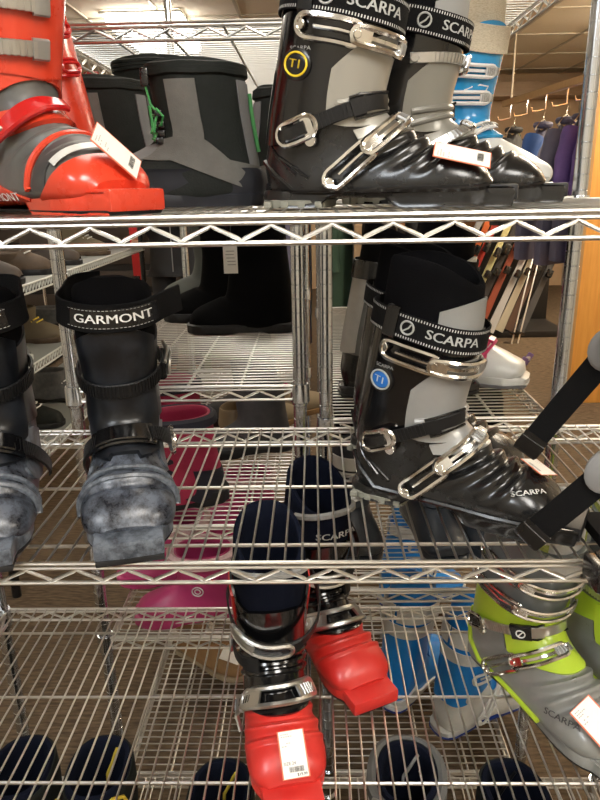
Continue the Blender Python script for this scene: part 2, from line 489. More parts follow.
def tele_boot(label, loc, rz, g=-1, group=None, badge=None, lower=None, cuffm=None, tonguem=None, solem=None, tagspec=None,
              lettering=True, strap_text='SCARPA', badge_text='T1', badge_mat=None, scale=1., far=False, ringm=None, zs=1., tpos=None):
    """four buckle telemark boot; g = -1 puts the buckles on the boot's right side"""
    lower = lower or blackp; cuffm = cuffm or blackgloss; tonguem = tonguem or silverp
    root = thing('telemark_boot', label, 'ski boot', loc, rz, group)
    S = Surf(SKI, disp=bellows(), scale=(1, 1, zs)); S0 = Surf(SKI, scale=(1, 1, zs))
    mk('lower_shell', shell(S, 3.4, 13, 0, cap=True, ds=.1), lower, root)
    # heel-to-toe moulded welt
    w = MB()
    for gg in (-1, 1):
        w.tube([S0(s, gg * p, .001) for s, p in ((5.6, 160), (6.2, 132), (7, 118), (8, 112), (9, 108), (10, 106), (11, 104), (12, 98), (12.7, 92))], .0035)
        for q in range(3):
            w.tube([S0(s, gg * p, .0005) for s, p in ((5.0 + .35 * q, 150 - 14 * q), (5.6 + .35 * q, 128 - 12 * q), (6.2 + .35 * q, 112 - 8 * q))], .0022)
    mk('shell_welt', w, lower, root)
    cf = lambda ph: (1, 4.9 - 1.1 * math.exp(-((abs(ph) - 0) / 62) ** 2) + .35 * math.exp(-((abs(ph) - 120) / 40) ** 2))
    cu = mk('cuff', shell(S0, 1, 4.6, .0035, sfun=cf, ds=.1), cuffm, root)
    tf = lambda ph: (1.55 + 1.35 * (abs(ph) / 82) ** 3 + .25 * (1 - (ph / 82) ** 2), 6.0 - 1.1 * (abs(ph) / 82) ** 2.2)
    mk('tongue', shell(S0, 2, 5.9, .0052, -82, 82, sfun=tf, ds=.1, dp=6), tonguem, root)
    t2 = lambda ph: (5.85 - .2 * (abs(ph) / 60) ** 2, 7.15 - .9 * (abs(ph) / 60) ** 2)
    mk('instep_plate', shell(S0, 5.8, 7, .0052, -60, 60, sfun=t2, ds=.1, dp=6), tonguem, root)
    # folds on the tongue
    fo = MB()
    for s0 in (4.05, 4.65):
        fo.tube([S0(s0 + .0016 * abs(p) ** 1.2 * .6, p, .006) for p in range(-72, 73, 8)], .0042, seg=8)
    mk('tongue_rib', fo, tonguem, root)
    li = mk('liner', hollow(S0, .05, 2.2, -.003, .010, sfun=lambda ph: .12 * math.cos(RAD(ph)) + .1 * math.cos(RAD(2 * ph)), deep=3.2), linerm, root)
    lp = lambda ph: (.42 + .25 * (abs(ph) / 70) ** 2, 1.5)
    mk('liner_patch', shell(S0, .3, 1.4, .0006, -70, 70, sfun=lp, ds=.15), grayfab, li)
    # sole
    so = mk('sole', sole_mesh(OUT, [(0, -.002), (.006, 0), (.013, .002), (.02, .001), (.022, -.004)], arch=(.125, .05, .02)), lower, root)
    hb = sole_mesh([(0, 0), (.004, .02), (.02, .034), (.05, .036), (.078, .034), (.085, .03), (.086, 0)], [(0, .001), (.009, .003), (.010, .001)])
    for q in range(4): hb.rbox((.012 + q * .022, 0, .004), (.010, .078, .008), .002)
    mk('heel_lug', hb, solem or solegray, so)
    bill = MB(); bill.rbox((.292, 0, .0155), (.042, .070, .018), .003); bill.rbox((.306, 0, .022), (.012, .056, .004), .0015)
    mk('toe_bill', bill, blackrub if lower is blackp else lower, so)
    # buckles
    metal = chrome
    lever_buckle(root, S0, [(1.75, 118), (1.85, 85), (2.0, 50), (2.05, 15), (2.0, -8)], g, metal, off=.008, w=.0105)
    lever_buckle(root, S0, [(7.6, 100), (7.25, 72), (6.85, 45), (6.55, 20), (6.35, -2)], g, metal, off=.0085, w=.0105)
    ladder_strap(root, S0, [(5.1, 118), (4.85, 92), (4.55, 62), (4.3, 34), (4.25, 8)], g, .017, chrome, off=.0095)
    # far side ladders and pivots
    for q in (-100, 100):
        pv = MB(); disc_on(pv, S0, 4.9, q, .012, .004, .004); mk('cuff_pivot', pv, steel_dull, root)
    for sx_, n0 in ((2.0, 'ladder_strap'), (6.5, 'ladder_strap')):
        P = Path(S0, [(sx_, -14), (sx_ + .05, -45), (sx_ + .2, -85)], .0065, g=g); mb = MB(); P.strap(mb, -.004, P.L, .013, .002); P.ribs(mb, .002, P.L * .6, .012, .0055, .0022, .002)
        P.disc(mb, P.L - .006, 0, .002, .006, .003)
        mk(n0, mb, alu, root)
    power_strap(root, S0, [(1.05, -178), (1.0, -140), (1.06, -95), (1.18, -50), (1.22, 0), (1.18, 50), (1.06, 95), (1.0, 140), (1.05, 178)], 1, .032,
                strap_text, .5 + (tpos if tpos is not None else g * .135), .0165, ring=True, stitch=not far, off=.0075)
    kb = MB(); P = Path(S0, [(1.0, 118), (1.02, 104)], .0072, g=g); P.strap(kb, 0, P.L, .04, .006); mk('strap_slider', kb, blackp, root)
    if badge_text:
        mb = MB(); disc_on(mb, S0, 2.78, g * 114, .0195, .002, .0035, ry=.0175); b = mk('badge', mb, blackp, root)
        rm = MB(); ring_on(rm, S0, 2.78, g * 114, .0148, .0125, .0013, .0062); mk('badge_ring', rm, ringm or lettergray, b)
        im = MB(); disc_on(im, S0, 2.78, g * 114, .0128, .0008, .0056, ry=.0105); mk('badge_face', im, badge_mat if not ringm else blackp, b)
        p, x, y, n = local_frame(S0, 2.78, g * 114, 0, .0068)
        tm_ = MB(); add_text(tm_, badge_text, .013, lambda a, c: p + x * a + y * c + n * .0003, .02, 1.2)
        mk('badge_lettering', tm_, whitep if not ringm else ringm, b)
        side_text(root, S0, 2.36, g * 114 - 16, g * 114 + 16, 'SCARPA', .0062, lettergray, .0042, 0, 1.25, name='badge_caption')
    if lettering:
        side_text(root, S0, 10.05, -52 if g < 0 else 30, -30 if g < 0 else 52, 'SCARPA', .0095, stitchm, .0024, .01, 1.3, s2=10.9 if g < 0 else 10.05)
    if tagspec: price_tag(root, S, *tagspec[0], **tagspec[1])
    return root

# ------------------------------------------------------------------ shelving
def wire_shelf(parent, x0, x1, y0, y1, z, along='y', pitch=.0204, supports=(.101, .470, .839), phase=0., peak=0., hh=.0285, name='wire_shelf'):
    """chromed wire shelf, top of the wires at z"""
    r = .0016; mb = MB()
    if along == 'y':
        k0 = math.ceil((x0 + .004 - phase) / pitch); k = k0
        while phase + k * pitch < x1 - .004:
            x = phase + k * pitch; mb.tube([(x, y0, z - r), (x, y1, z - r)], r, seg=6); k += 1
        for s in supports:
            y = y0 + s * (y1 - y0); mb.tube([(x0, y, z - 2 * r - .0024), (x1, y, z - 2 * r - .0024)], .0026, seg=6)
    else:
        k = math.ceil((y0 + .004 - phase) / pitch)
        while phase + k * pitch < y1 - .004:
            y = phase + k * pitch; mb.tube([(x0, y, z - r), (x1, y, z - r)], r, seg=6); k += 1
        for s in supports:
            x = x0 + s * (x1 - x0); mb.tube([(x, y0, z - 2 * r - .0024), (x, y1, z - 2 * r - .0024)], .0026, seg=6)
    o = mk(name, mb, wirem, parent)
    def truss(a, b, along_x, ph):
        mt = MB()
        mt.tube([a + V((0, 0, z - .0024)), b + V((0, 0, z - .0024))], .0027, seg=8)
        mt.tube([a + V((0, 0, z - .0085)), b + V((0, 0, z - .0085))], .0022, seg=8)
        mt.tube([a + V((0, 0, z - hh)), b + V((0, 0, z - hh))], .0027, seg=8)
        p = pitch * 3; zt, zb = z - .0105, z - hh + .003
        L = (b - a).length; d = (b - a) / L; st = (a.x if along_x else a.y)
        pts = []; k = math.floor((st - ph) / p) - 1
        seq = []
        while ph + k * p < st + L + p:
            seq.append((ph + k * p, 1)); seq.append((ph + (k + .5) * p, -1)); k += 1
        for q, s_ in seq:
            zc = zt if s_ > 0 else zb
            for dd, dz in ((-.0035, .0022), (0, 0), (.0035, .0022)):
                t = q + dd - st
                if 0 <= t <= L: pts.append(a + d * t + V((0, 0, zc - s_ * dz)))
        mt.tube(pts, .0023, seg=7)
        mk('truss', mt, wirem, o)
    truss(V((x0, y0, 0)), V((x1, y0, 0)), True, peak); truss(V((x0, y1, 0)), V((x1, y1, 0)), True, peak + .003)
    truss(V((x0, y0, 0)), V((x0, y1, 0)), False, y0 + .01); truss(V((x1, y0, 0)), V((x1, y1, 0)), False, y0 + .01)
    return o
def post_mesh(z0, z1):
    mb = MB(); r = .0127; prof = [(.009, z0 + .012), (r, z0 + .014)]
    mb.lathe([(.017, z0), (.017, z0 + .006), (.011, z0 + .010), (.009, z0 + .014)], seg=14)
    z = z0 + .05
    while z < z1 - .02:
        prof += [(r, z - .0012), (r - .0009, z - .0006), (r - .0009, z + .0006), (r, z + .0012)]; z += .0254
    prof += [(r, z1 - .003), (r - .004, z1)]
    mb.lathe(prof, seg=18)
    return mb
def clamp_mesh(z):
    mb = MB(); mb.lathe([(.0155, z - .036), (.0185, z - .034), (.0175, z - .004), (.0165, z + .001), (.0135, z + .001)], seg=18, caps=False)
    mb.lathe([(.0135, z - .040), (.0150, z - .040), (.0155, z - .036)], seg=18, caps=False)
    return mb
def shelving(label, posts, shelves, z1, group=None):
    cx = sum(p[0] for p in posts) / 4; cy = sum(p[1] for p in posts) / 4
    root = thing('wire_shelving_unit', label, 'shelving', (0, 0, 0), 0, group)
    pm = None
    for x, y in posts:
        o = mk('post', post_mesh(0, z1), postm, root) if pm is None else bpy.data.objects.new('post', pm)
        if pm is None: pm = o.data
        else: C.objects.link(o); o.parent = root
        o.location = (x, y, 0)
        for s in shelves:
            c = mk('shelf_clamp', clamp_mesh(s['z']), postm, root); c.location = (x, y, 0)
    for s in shelves: wire_shelf(root, **s)
    return root

fz = [1.3313, .9357, .5516, .112]
FX0, FX1, FY1 = -.628, .592, .457
shelving('long chrome wire shelving unit in front, holding the ski boots nearest the viewer',
         [(-.640, .452), (.606, .452), (-.640, .005), (.606, .005)],
         [dict(x0=FX0, x1=FX1, y0=0, y1=FY1, z=z + .0028, phase=ph, peak=pk) for z, ph, pk in
          ((fz[0], .006, .019), (fz[1], -.0178, -.043), (fz[2], -.0178, -.181), (fz[3], -.0178, -.181))], 1.9)
LBZ = [1.616, 1.336, 1.006, .713, .448, .075]
RBZ = [1.70, 1.336, .9385, .562, .080]
shelving('left chrome wire shelving unit standing end-on behind, with rain boots and slippers',
         [(-.458, .513), (-.0285, .513), (-.458, 1.72), (-.0285, 1.72)],
         [dict(x0=-.445, x1=-.041, y0=.505, y1=1.728, z=z, along='x', phase=.51, peak=-.41, supports=(.25, .5, .75)) for z in LBZ], 1.95)
shelving('right chrome wire shelving unit standing end-on behind, with blue ski boots at its bottom',
         [(.0205, .513), (.457, .513), (.0205, 1.72), (.457, 1.72)],
         [dict(x0=.033, x1=.445, y0=.505, y1=1.728, z=z, along='x', phase=.51, peak=.05, supports=(.25, .5, .75)) for z in RBZ], 1.95)

# ------------------------------------------------------------------ boots on the top shelf
fs = [z + .0028 for z in fz]
gold = mat('yellow_print', (.82, .60, .03), .45)
blueb = mat('blue_badge', (.02, .16, .55), .3)
tele_boot('shiny black telemark boot with a round yellow badge on the top shelf',
          (-.060, .222, fs[0]), -14, zs=.88, badge_mat=gold, ringm=gold, tonguem=goldsilver, lettering=False,
          tagspec=((10.35, -42), dict(w=.032, h=.066, rot=8, off=.006)))
tele_boot('black and pewter telemark boot behind the yellow-badged one on the top shelf',
          (.045, .355, fs[0]), -14, g=1, zs=.9, tpos=-.08, badge_text=None, tonguem=darksilver, lettering=False)
# ------------------------------------------------------------------ black pair on the middle shelf
tele_boot('black and silver telemark boot with a round blue badge on the middle shelf',
          (.060, .208, fs[1]), -29, badge_mat=blueb, tonguem=silverp,
          tagspec=((10.1, 12), dict(w=.042, h=.034, rot=-25, off=.006)))
tele_boot('black telemark boot half hidden behind the blue-badged one on the middle shelf',
          (.070, .380, fs[1]), -38, g=1, badge_text=None, tonguem=silverp, lettering=False)

# ------------------------------------------------------------------ red plastic boots, top left
redp = mat('orange_red_plastic', (.62, .045, .018), .28, col2=(.68, .06, .025), nscale=14, rvar=.08, coat=.3)
redclear = mat('red_lever_plastic', (.50, .012, .012), .15, coat=.5)
grayp = mat('gray_shell_plastic', (.085, .085, .08), .42, col2=(.13, .13, .12), nscale=20, rvar=.1)
graydk = mat('dark_gray_plastic', (.05, .05, .05), .4)
tape = mat('clear_tape', (.55, .55, .52), .25)
def red_boot(label, loc, rz, g, tagit=True):
    root = thing('telemark_boot', label, 'ski boot', loc, rz)
    S = Surf(SKI, scale=(1, 1.06, 1.02)); D = Surf(SKI, scale=(1, 1.06, 1.02), disp=bellows(.003, 7.6, 9.4, .9))
    mk('lower_shell', shell(D, 3.4, 13, 0, cap=True, ds=.1), grayp, root)
    cf = lambda ph: (1, 4.7 - .9 * math.exp(-(ph / 60) ** 2) + .7 * math.exp(-((abs(ph) - 110) / 35) ** 2))
    mk('cuff', shell(S, 1, 4.6, .004, sfun=cf, ds=.1), redp, root)
    # overlapping cuff flap
    ff = lambda ph: (1.05, 3.75 - .3 * abs(ph / 60))
    mk('cuff_flap', shell(S, 1, 3.7, .0068, -75 if g < 0 else -30, 30 if g < 0 else 75, sfun=ff, ds=.12), redp, root)
    # red side wings of the shell and toe cap
    for gg in (-1, 1):
        wf = lambda ph: (5.0 + .9 * (abs(abs(ph) - 115) / 45) ** 2, 9.3 - 2.6 * (max(0, 128 - abs(ph)) / 50) ** 1.3)
        a, b = (80, 165) if gg > 0 else (-165, -80)
        mk('side_wing', shell(S, 5, 9, .003, a, b, sfun=wf, ds=.1, dp=4), redp, root)
    tf = lambda ph: (11.0 - .9 * (min(abs(ph), 115) / 115) ** 2, 13)
    mk('toe_cap', shell(S, 11, 13, .003, sfun=tf, ds=.08, cap=True), redp, root)
    rb = MB()
    rb.tube([S(9.25 - 1.0 * (abs(p) / 95) ** 2 * -1 - .9, p, .002) for p in range(-100, 101, 6)], .0042, seg=8)
    mk('bellows_rib', rb, redp, root)
    bf = lambda ph: (8.75 + 1.0 * (abs(ph) / 100) ** 2, 9.6 + .9 * (abs(ph) / 100) ** 2)
    mk('bellows_band', shell(S, 8, 9, .0022, -100, 100, sfun=bf, ds=.1), graydk, root)
    ip = lambda ph: (5.4 - .3 * (ph / 60) ** 2, 6.9 - .5 * (ph / 60) ** 2)
    mk('instep_plate', shell(S, 5, 7, .006, -60, 60, sfun=ip, ds=.1), redp, root)
    so = mk('sole', sole_mesh(OUT, [(0, -.002), (.006, .001), (.016, .003), (.022, .001), (.024, -.004)], arch=(.12, .05, .02)), redp, root)
    bill = MB(); bill.rbox((.291, 0, .015), (.046, .074, .024), .004); mk('toe_bill', bill, redp, so)
    lug = sole_mesh(OUT, [(0, .000), (.004, .002), (.005, -.002)], arch=(.12, .06, .004)); mk('sole_rubber', lug, blackrub, so)
    mk('liner', hollow(S, .0, 2.2, -.003, .010, sfun=lambda ph: .15 * math.cos(RAD(ph)), deep=3.2), linerm, root)
    q0 = 0 if tagit else 55
    for s in (1.55, 2.65):
        P, o = lever_buckle(root, S, [(s - .05, 112 + q0), (s, 80 + q0), (s + .05, 45 + q0), (s + .05, 18 + q0), (s + .03, -4 + q0)], g, redclear, off=.010, w=.011, style='bail', r=.003)
    # instep lever
    P = Path(S, [(6.9, 92), (6.55, 66), (6.2, 40), (5.95, 14), (5.9, -14)], .010, g=g); mb = MB()
    P.strap(mb, P.L * .42, P.L, .022, .006, .002, taper=lambda u: .75 + .35 * math.sin(PI * u)); P.loop(mb, 0, P.L * .24, .014, .004, .004)
    o = mk('instep_buckle', mb, redclear, root)
    c2 = MB(); P.rod(c2, [(P.L * .12, 0, .004), (P.L * .3, 0, .008), (P.L * .46, 0, .007)], .0035); P.loop(c2, P.L * .05, P.L * .22, .008, .007, .002)
    P.disc(c2, P.L * .14, .012, .004, .004); P.disc(c2, P.L * .5, 0, .008, .004); P.disc(c2, P.L * .3, -.009, .004, .004)
    mk('buckle_rod', c2, chrome, o)
    power_strap(root, S, [(.5, -178), (.45, -140), (.5, -95), (.6, -50), (.62, 0), (.6, 50), (.5, 95), (.45, 140), (.5, 178)], 1, .036, 'GARMONT', (.5 + .2 * g) if tagit else .84, .020, stitch=False, tm=whitep, off=.006)
    if g < 0:
        p, x, y, n = local_frame(S, 8.15, -116, -90, .0065); tb = MB()
        add_text(tb, 'GARMONT', .0150, lambda a, c: p + x * a + y * c + n * (.0004 - a * a * 1.5), .006, 1.15); mk('side_lettering', tb, whitep, root)
    if tagit:
        t = MB(); P = Path(S, [(10.3, -62), (10.2, -20), (10.3, 20), (10.6, 60)], .0045); P.strap(t, 0, P.L, .013, .0004); mk('tape', t, tape, root)
        price_tag(root, S, 11.5, 2, .040, .062, rot=50, off=.013, tilt=18)
    return root
red_boot('orange-red and gray telemark boot with a price tag on its toe, top shelf', (-.436, .252, fs[0]), -38, -1)
red_boot('orange-red boot cuff behind the large red boot at the left of the top shelf', (-.332, .412, fs[0]), 179, 1, False)

# ------------------------------------------------------------------ snow boots (soft shaft, rubber foot)
SNOW = [(.190, .225, .030, .222, .060), (.186, .190, .026, .188, .060), (.182, .150, .022, .145, .056), (.180, .122, .016, .105, .051),
        (.192, .105, .010, .060, .047), (.212, .094, .022, .014, .047), (.236, .084, .090, .006, .048), (.258, .074, .160, .006, .052),
        (.276, .064, .210, .006, .052), (.289, .052, .252, .006, .045), (.297, .034, .284, .010, .031)]
SNOWOUT = [(0, 0), (.004, .020), (.018, .034), (.045, .040), (.10, .040), (.15, .046), (.20, .055), (.25, .054), (.28, .043), (.297, .024), (.302, 0)]
graysuede = mat('gray_suede', (.115, .112, .10), .9, col2=(.135, .13, .118), nscale=60, bump=.3, bscale=600)
graysuede2 = mat('light_gray_suede', (.165, .165, .165), .9, bump=.3, bscale=600)
blackny = mat('black_nylon', (.011, .013, .011), .75, col2=(.017, .019, .017), nscale=30, bump=.3, bscale=350, spec=.2)
rubnavy = mat('navy_rubber', (.009, .010, .015), .5, spec=.35, col2=(.013, .015, .021), nscale=25)
greencord = mat('green_cord', (.05, .30, .08), .5)
def snow_boot(label, loc, rz, sc=.86, group=None, gray=True, m1=None, m2=None, mr=None, g=1):
    root = thing('snow_boot', label, 'snow boot', loc, rz, group)
    s3 = (sc, sc, sc)
    S = Surf(SNOW, foot=5, scale=s3); N = 6.
    mk('shaft', hollow(S, 0, 10, 0, .010, deep=3.2, sfun=lambda ph: .06 * math.sin(RAD(ph * 3))), m1 or blackny, root)
    cuffb = MB()
    for q in range(3): cuffb.tube([S(.1 + .16 * q + .02 * math.sin(p * .13 + q), p, .001) for p in range(-180, 180, 8)], .0045, closed=True)
    mk('gathered_collar', cuffb, m1 or blackny, root)
    if gray:
        for gg in (-1, 1):
            def pn(nm, s0, s1, a, b, m_, off=.0022, fn=None):
                mk(nm, shell(S, s0, s1, off, *((a, b) if gg > 0 else (-b, -a)), sfun=fn, ds=.15, dp=3), m_, root)
            pn('side_panel', .75, 4.6, 58, 92, graysuede)
            pn('heel_panel', .75, 4.6, 146, 172, graysuede2)
            pn('lower_panel', 3.2, 5.7, 40, 172, graysuede, .0026, lambda ph: (3.15 + .75 * min(1, max(0, (abs(ph) - 92) / 22)) + .35 * max(0, (62 - abs(ph)) / 22), 4.75 + .9 * max(0, (62 - abs(ph)) / 22)))
            pn('vamp_panel', 4, 7, 14, 42, graysuede2, .002, lambda ph: (3.6 + .9 * (42 - abs(ph)) / 28, 7.4))
        lc = MB()
        for q in range(4):
            s = 2.0 + q * .55
            lc.tube([S(s + .1 * (gg_ ** 2), 38 * gg_, .004) for gg_ in (-1, -.5, 0, .5, 1)], .0017)
        lc.tube([S(2.0, 38, .004), S(1.8, 48, .014), S(2.1, 58, .018), S(2.5, 50, .014), S(2.6, 38, .006)], .0017)
        lc.tube([S(2.0, 38, .004), S(2.3, 44, .016), S(3.0, 42, .020), S(3.2, 30, .014), S(2.7, 26, .010)], .0017)
        lc.tube([S(.35, 30, .006), S(1.0, 24, .008), S(1.6, 30, .008), S(2.0, 38, .004)], .0017)
        mk('laces', lc, greencord, root)
        for q in range(4):
            for gg in (-1, 1):
                hk = MB(); hk.rbox(S(2.0 + q * .55, gg * 40, .004), (.011, .009, .009), .002); mk('lace_hook', hk, blackp, root)
        tg = MB(); tg.rbox(S(.55, 26, .008), (.012, .008, .024), .003); mk('cord_lock', tg, blackp, root)
        tb = MB(); tb.tube([S(s, 178, .004) for s in (1.2, 2, 2.8, 3.4)], .003); mk('heel_tab', tb, greencord, root)
    out = [(x * sc, y * sc) for x, y in SNOWOUT]
    rs = sole_mesh(out, [(0, -.002), (.005, .002), (.016, .003), (.018, .0015), (.04 * sc, .0035), (.055 * sc, .0015), (.062 * sc, -.004)])
    mk('rubber_foot', rs, mr or rubnavy, root)
    return root
snow_boot('gray panelled snow boot with green laces, toe left, on the top shelf', (-.072, .352, fs[0]), 180, .85)
snow_boot('gray panelled snow boot between the red boots and the one with green laces', (-.268, .585, 1.336), 180, .91)
snow_boot('black snow boot peeking above the two gray panelled snow boots', (-.17, .76, 1.336), 180, 1.16, gray=False)
snow_boot('black snow boot with a green heel tab, in the gap beside the yellow-badged boot', (-.128, .63, 1.336), 8, .86, gray=True)
# black hooded snow boots just peeking is enough for the second row

# ------------------------------------------------------------------ worn gray pair facing out, middle shelf left
wornm = mat('scuffed_gray_plastic', (.014, .016, .022), .30, col2=(.105, .12, .15), nscale=40, ramp=(.44, .60), nrough=.78, rvar=.15, bump=.08, bscale=60)
wornm2 = mat('scuffed_light_plastic', (.035, .041, .051), .36, col2=(.145, .165, .195), nscale=44, ramp=(.40, .58), nrough=.75, rvar=.14)
worncuff = mat('worn_dark_cuff', (.005, .006, .008), .32, col2=(.02, .023, .03), nscale=16, ramp=(.46, .68), rvar=.12)
def worn_boot(label, loc, rz, g, strap_text='GARMONT'):
    root = thing('telemark_boot', label, 'ski boot', loc, rz)
    W = [(a, b, c, d, e * (.92 if i < 4 else .98 if i == 4 else 1.03)) for i, (a, b, c, d, e) in enumerate(SKI)]
    S = Surf(W, scale=(1, 1.08, 1.0)); D = Surf(W, scale=(1, 1.08, 1.0), disp=bellows(.0045, 9.35, 9.8, 1.4, 95))
    mk('lower_shell', shell(D, 3.4, 13, 0, cap=True, ds=.08), wornm, root)
    ri = MB()
    ri.tube([S(9.3 + .9 * (abs(p) / 100) ** 2.2, p, .002) for p in range(-104, 105, 6)], .0052, seg=8)
    ri.tube([S(8.6 + .9 * (abs(p) / 100) ** 2.2, p, .001) for p in range(-100, 101, 6)], .0042, seg=8)
    mk('bellows_rib', ri, wornm2, root)
    cf = lambda ph: (1.5 + .5 * math.exp(-(ph / 45) ** 2) - .5 * math.exp(-((abs(ph) - 180) / 60) ** 2), 4.8 + .3 * math.cos(RAD(ph)))
    mk('cuff', shell(S, 1, 4.6, .003, sfun=cf, ds=.1), worncuff, root)
    tf = lambda ph: (.9 + .4 * (ph / 58) ** 2, 6.9 - 1.2 * (abs(ph) / 58) ** 2)
    mk('tongue', shell(S, 1, 6, .0052, -58, 58, sfun=tf, ds=.1, dp=5), worncuff, root)
    ip = lambda ph: (6.2 + .0 * ph, 7.7 if abs(ph) > 17 else 7.35)
    mk('instep_plate', shell(S, 6, 7, .0068, -52, 52, sfun=lambda ph: (6.0 + .5 * (ph / 52) ** 2, (8.05 - .9 * (abs(ph) / 52) ** 2) if abs(ph) > 17 else 7.55), ds=.1, dp=3), worncuff, root)
    ep = lambda ph: (5.2 + .2 * (abs(abs(ph) - 75) / 20) ** 2, 8.3 - .5 * (abs(abs(ph) - 75) / 20) ** 2)
    for a, b in ((56, 96), (-96, -56)): mk('side_panel', shell(S, 5, 8, .0035, a, b, sfun=ep, ds=.12, dp=5), wornm2, root)
    mk('liner', hollow(S, .62, 2.4, .0, .010, sfun=lambda ph: -.55 * max(0, math.cos(RAD(ph * .9))) ** .7, deep=2.6), linerm, root)
    mk('liner_tongue', shell(S, 0, 1.2, .002, -66, 66, sfun=lambda ph: (-.02 + .75 * (abs(ph) / 66) ** 3.2, 1.6), ds=.1, dp=5, rim=.014), linerm, root)
    so = mk('sole', sole_mesh(OUT, [(.006, .000), (.008, .003), (.024, .003), (.026, -.004)], arch=(.12, .05, .02)), wornm2, root)
    bill = MB(); bill.rbox((.285, 0, .0180), (.056, .082, .021), .003); mk('toe_bill', bill, wornm2, so)
    lug = sole_mesh(OUT, [(0, .000), (.006, .003), (.0075, .001)]); lug.rbox((.292, 0, .004), (.044, .080, .008), .002); mk('sole_rubber', lug, blackrub, so)
    # straps around the shaft
    P = Path(S, [(2.75, -172), (2.7, -120), (2.8, -70), (2.95, -30), (2.95, 0), (2.85, 35), (2.65, 75), (2.55, 100), (2.5, 120)], .0075, g=g); mb = MB()
    P.strap(mb, 0, P.L, .020, .0026); P.ribs(mb, P.L * .3, P.L * .8, .0195, .0046, .0015, .0026)
    o = mk('cuff_strap', mb, strapm, root)
    b2 = MB(); P.strap(b2, P.L * .80, P.L * .93, .028, .010, .001); mk('buckle_body', b2, blackp, o)
    b3 = MB(); P.loop(b3, P.L * .83, P.L * .97, .014, .012, .003); P.rod(b3, [(P.L * .8, .014, .008), (P.L * .86, .022, .008), (P.L * .95, .020, .006)], .003); mk('buckle_bail', b3, alu, o)
    P = Path(S, [(7.35, -108), (7.1, -82), (6.8, -52), (6.5, -20), (6.35, 12), (6.25, 45), (6.35, 76), (6.5, 98)], .011, g=g); mb = MB()
    P.strap(mb, 0, P.L * .42, .022, .0026); P.ribs(mb, .004, P.L * .4, .0215, .0046, .0014, .0026)
    P.strap(mb, P.L * .62, P.L * .9, .020, .004, .002); P.ribs(mb, P.L * .63, P.L * .88, .0195, .0046, .0014, .006)
    o = mk('instep_strap', mb, strapm, root)
    b2 = MB(); P.strap(b2, P.L * .36, P.L * .64, .032, .005, -.001); P.strap(b2, P.L * .41, P.L * .60, .026, .004, .004); mk('buckle_body', b2, blackgloss, o)
    b3 = MB(); P.loop(b3, P.L * .82, P.L * 1.02, .016, .006, .0045); P.strap(b3, P.L * .86, P.L * 1.0, .024, .008, .0); P.disc(b3, P.L * .95, 0, .009, .012, .004); mk('buckle_bail', b3, chrome, o)
    # power strap, its free end sticking out past the side
    P = Path(S, [(.6, -165), (.55, -125), (.55, -88), (.60, -62, .012), (.66, -35, .004), (.68, 0), (.66, 35, .004), (.60, 58, .013), (.56, 74, .030)], .008, g=g); mb = MB()
    P.strap(mb, 0, P.L, .036, .003); o = mk('power_strap', mb, webm, root)
    PT = Path(S, [(.60, -62, .012), (.66, -35, .004), (.68, 0), (.66, 35, .004), (.60, 60, .013)], .011)
    pl = MB(); PT.strap(pl, PT.L * .5 - .058 + .006 * g, PT.L * .5 + .058 + .006 * g, .025, .0012, 0); pp = mk('strap_patch', pl, blackp, o)
    tb = MB(); PT.text(tb, strap_text, .0155, PT.L * .5 + .004 * g, 0, .0016, .004, 1.3); mk('strap_lettering', tb, whitep, pp)
    for w in (-.0112, .0112):
        st = MB(); l = PT.L * .5 - .055
        while l < PT.L * .5 + .055:
            st.add([PT.at(l, w - .0003, .0016), PT.at(l + .003, w - .0003, .0016), PT.at(l + .003, w + .0003, .0016), PT.at(l, w + .0003, .0016)], [(0, 1, 2, 3)]); l += .005
        mk('stitching', st, stitchm, pp)
    return root
worn_boot('scuffed gray telemark boot facing out with white lettering across its top strap, middle shelf', (-.296, .299, fs[1]), -76, 1)
worn_boot('scuffed gray telemark boot cut off by the left edge of the middle shelf', (-.474, .273, fs[1]), -75, -1)

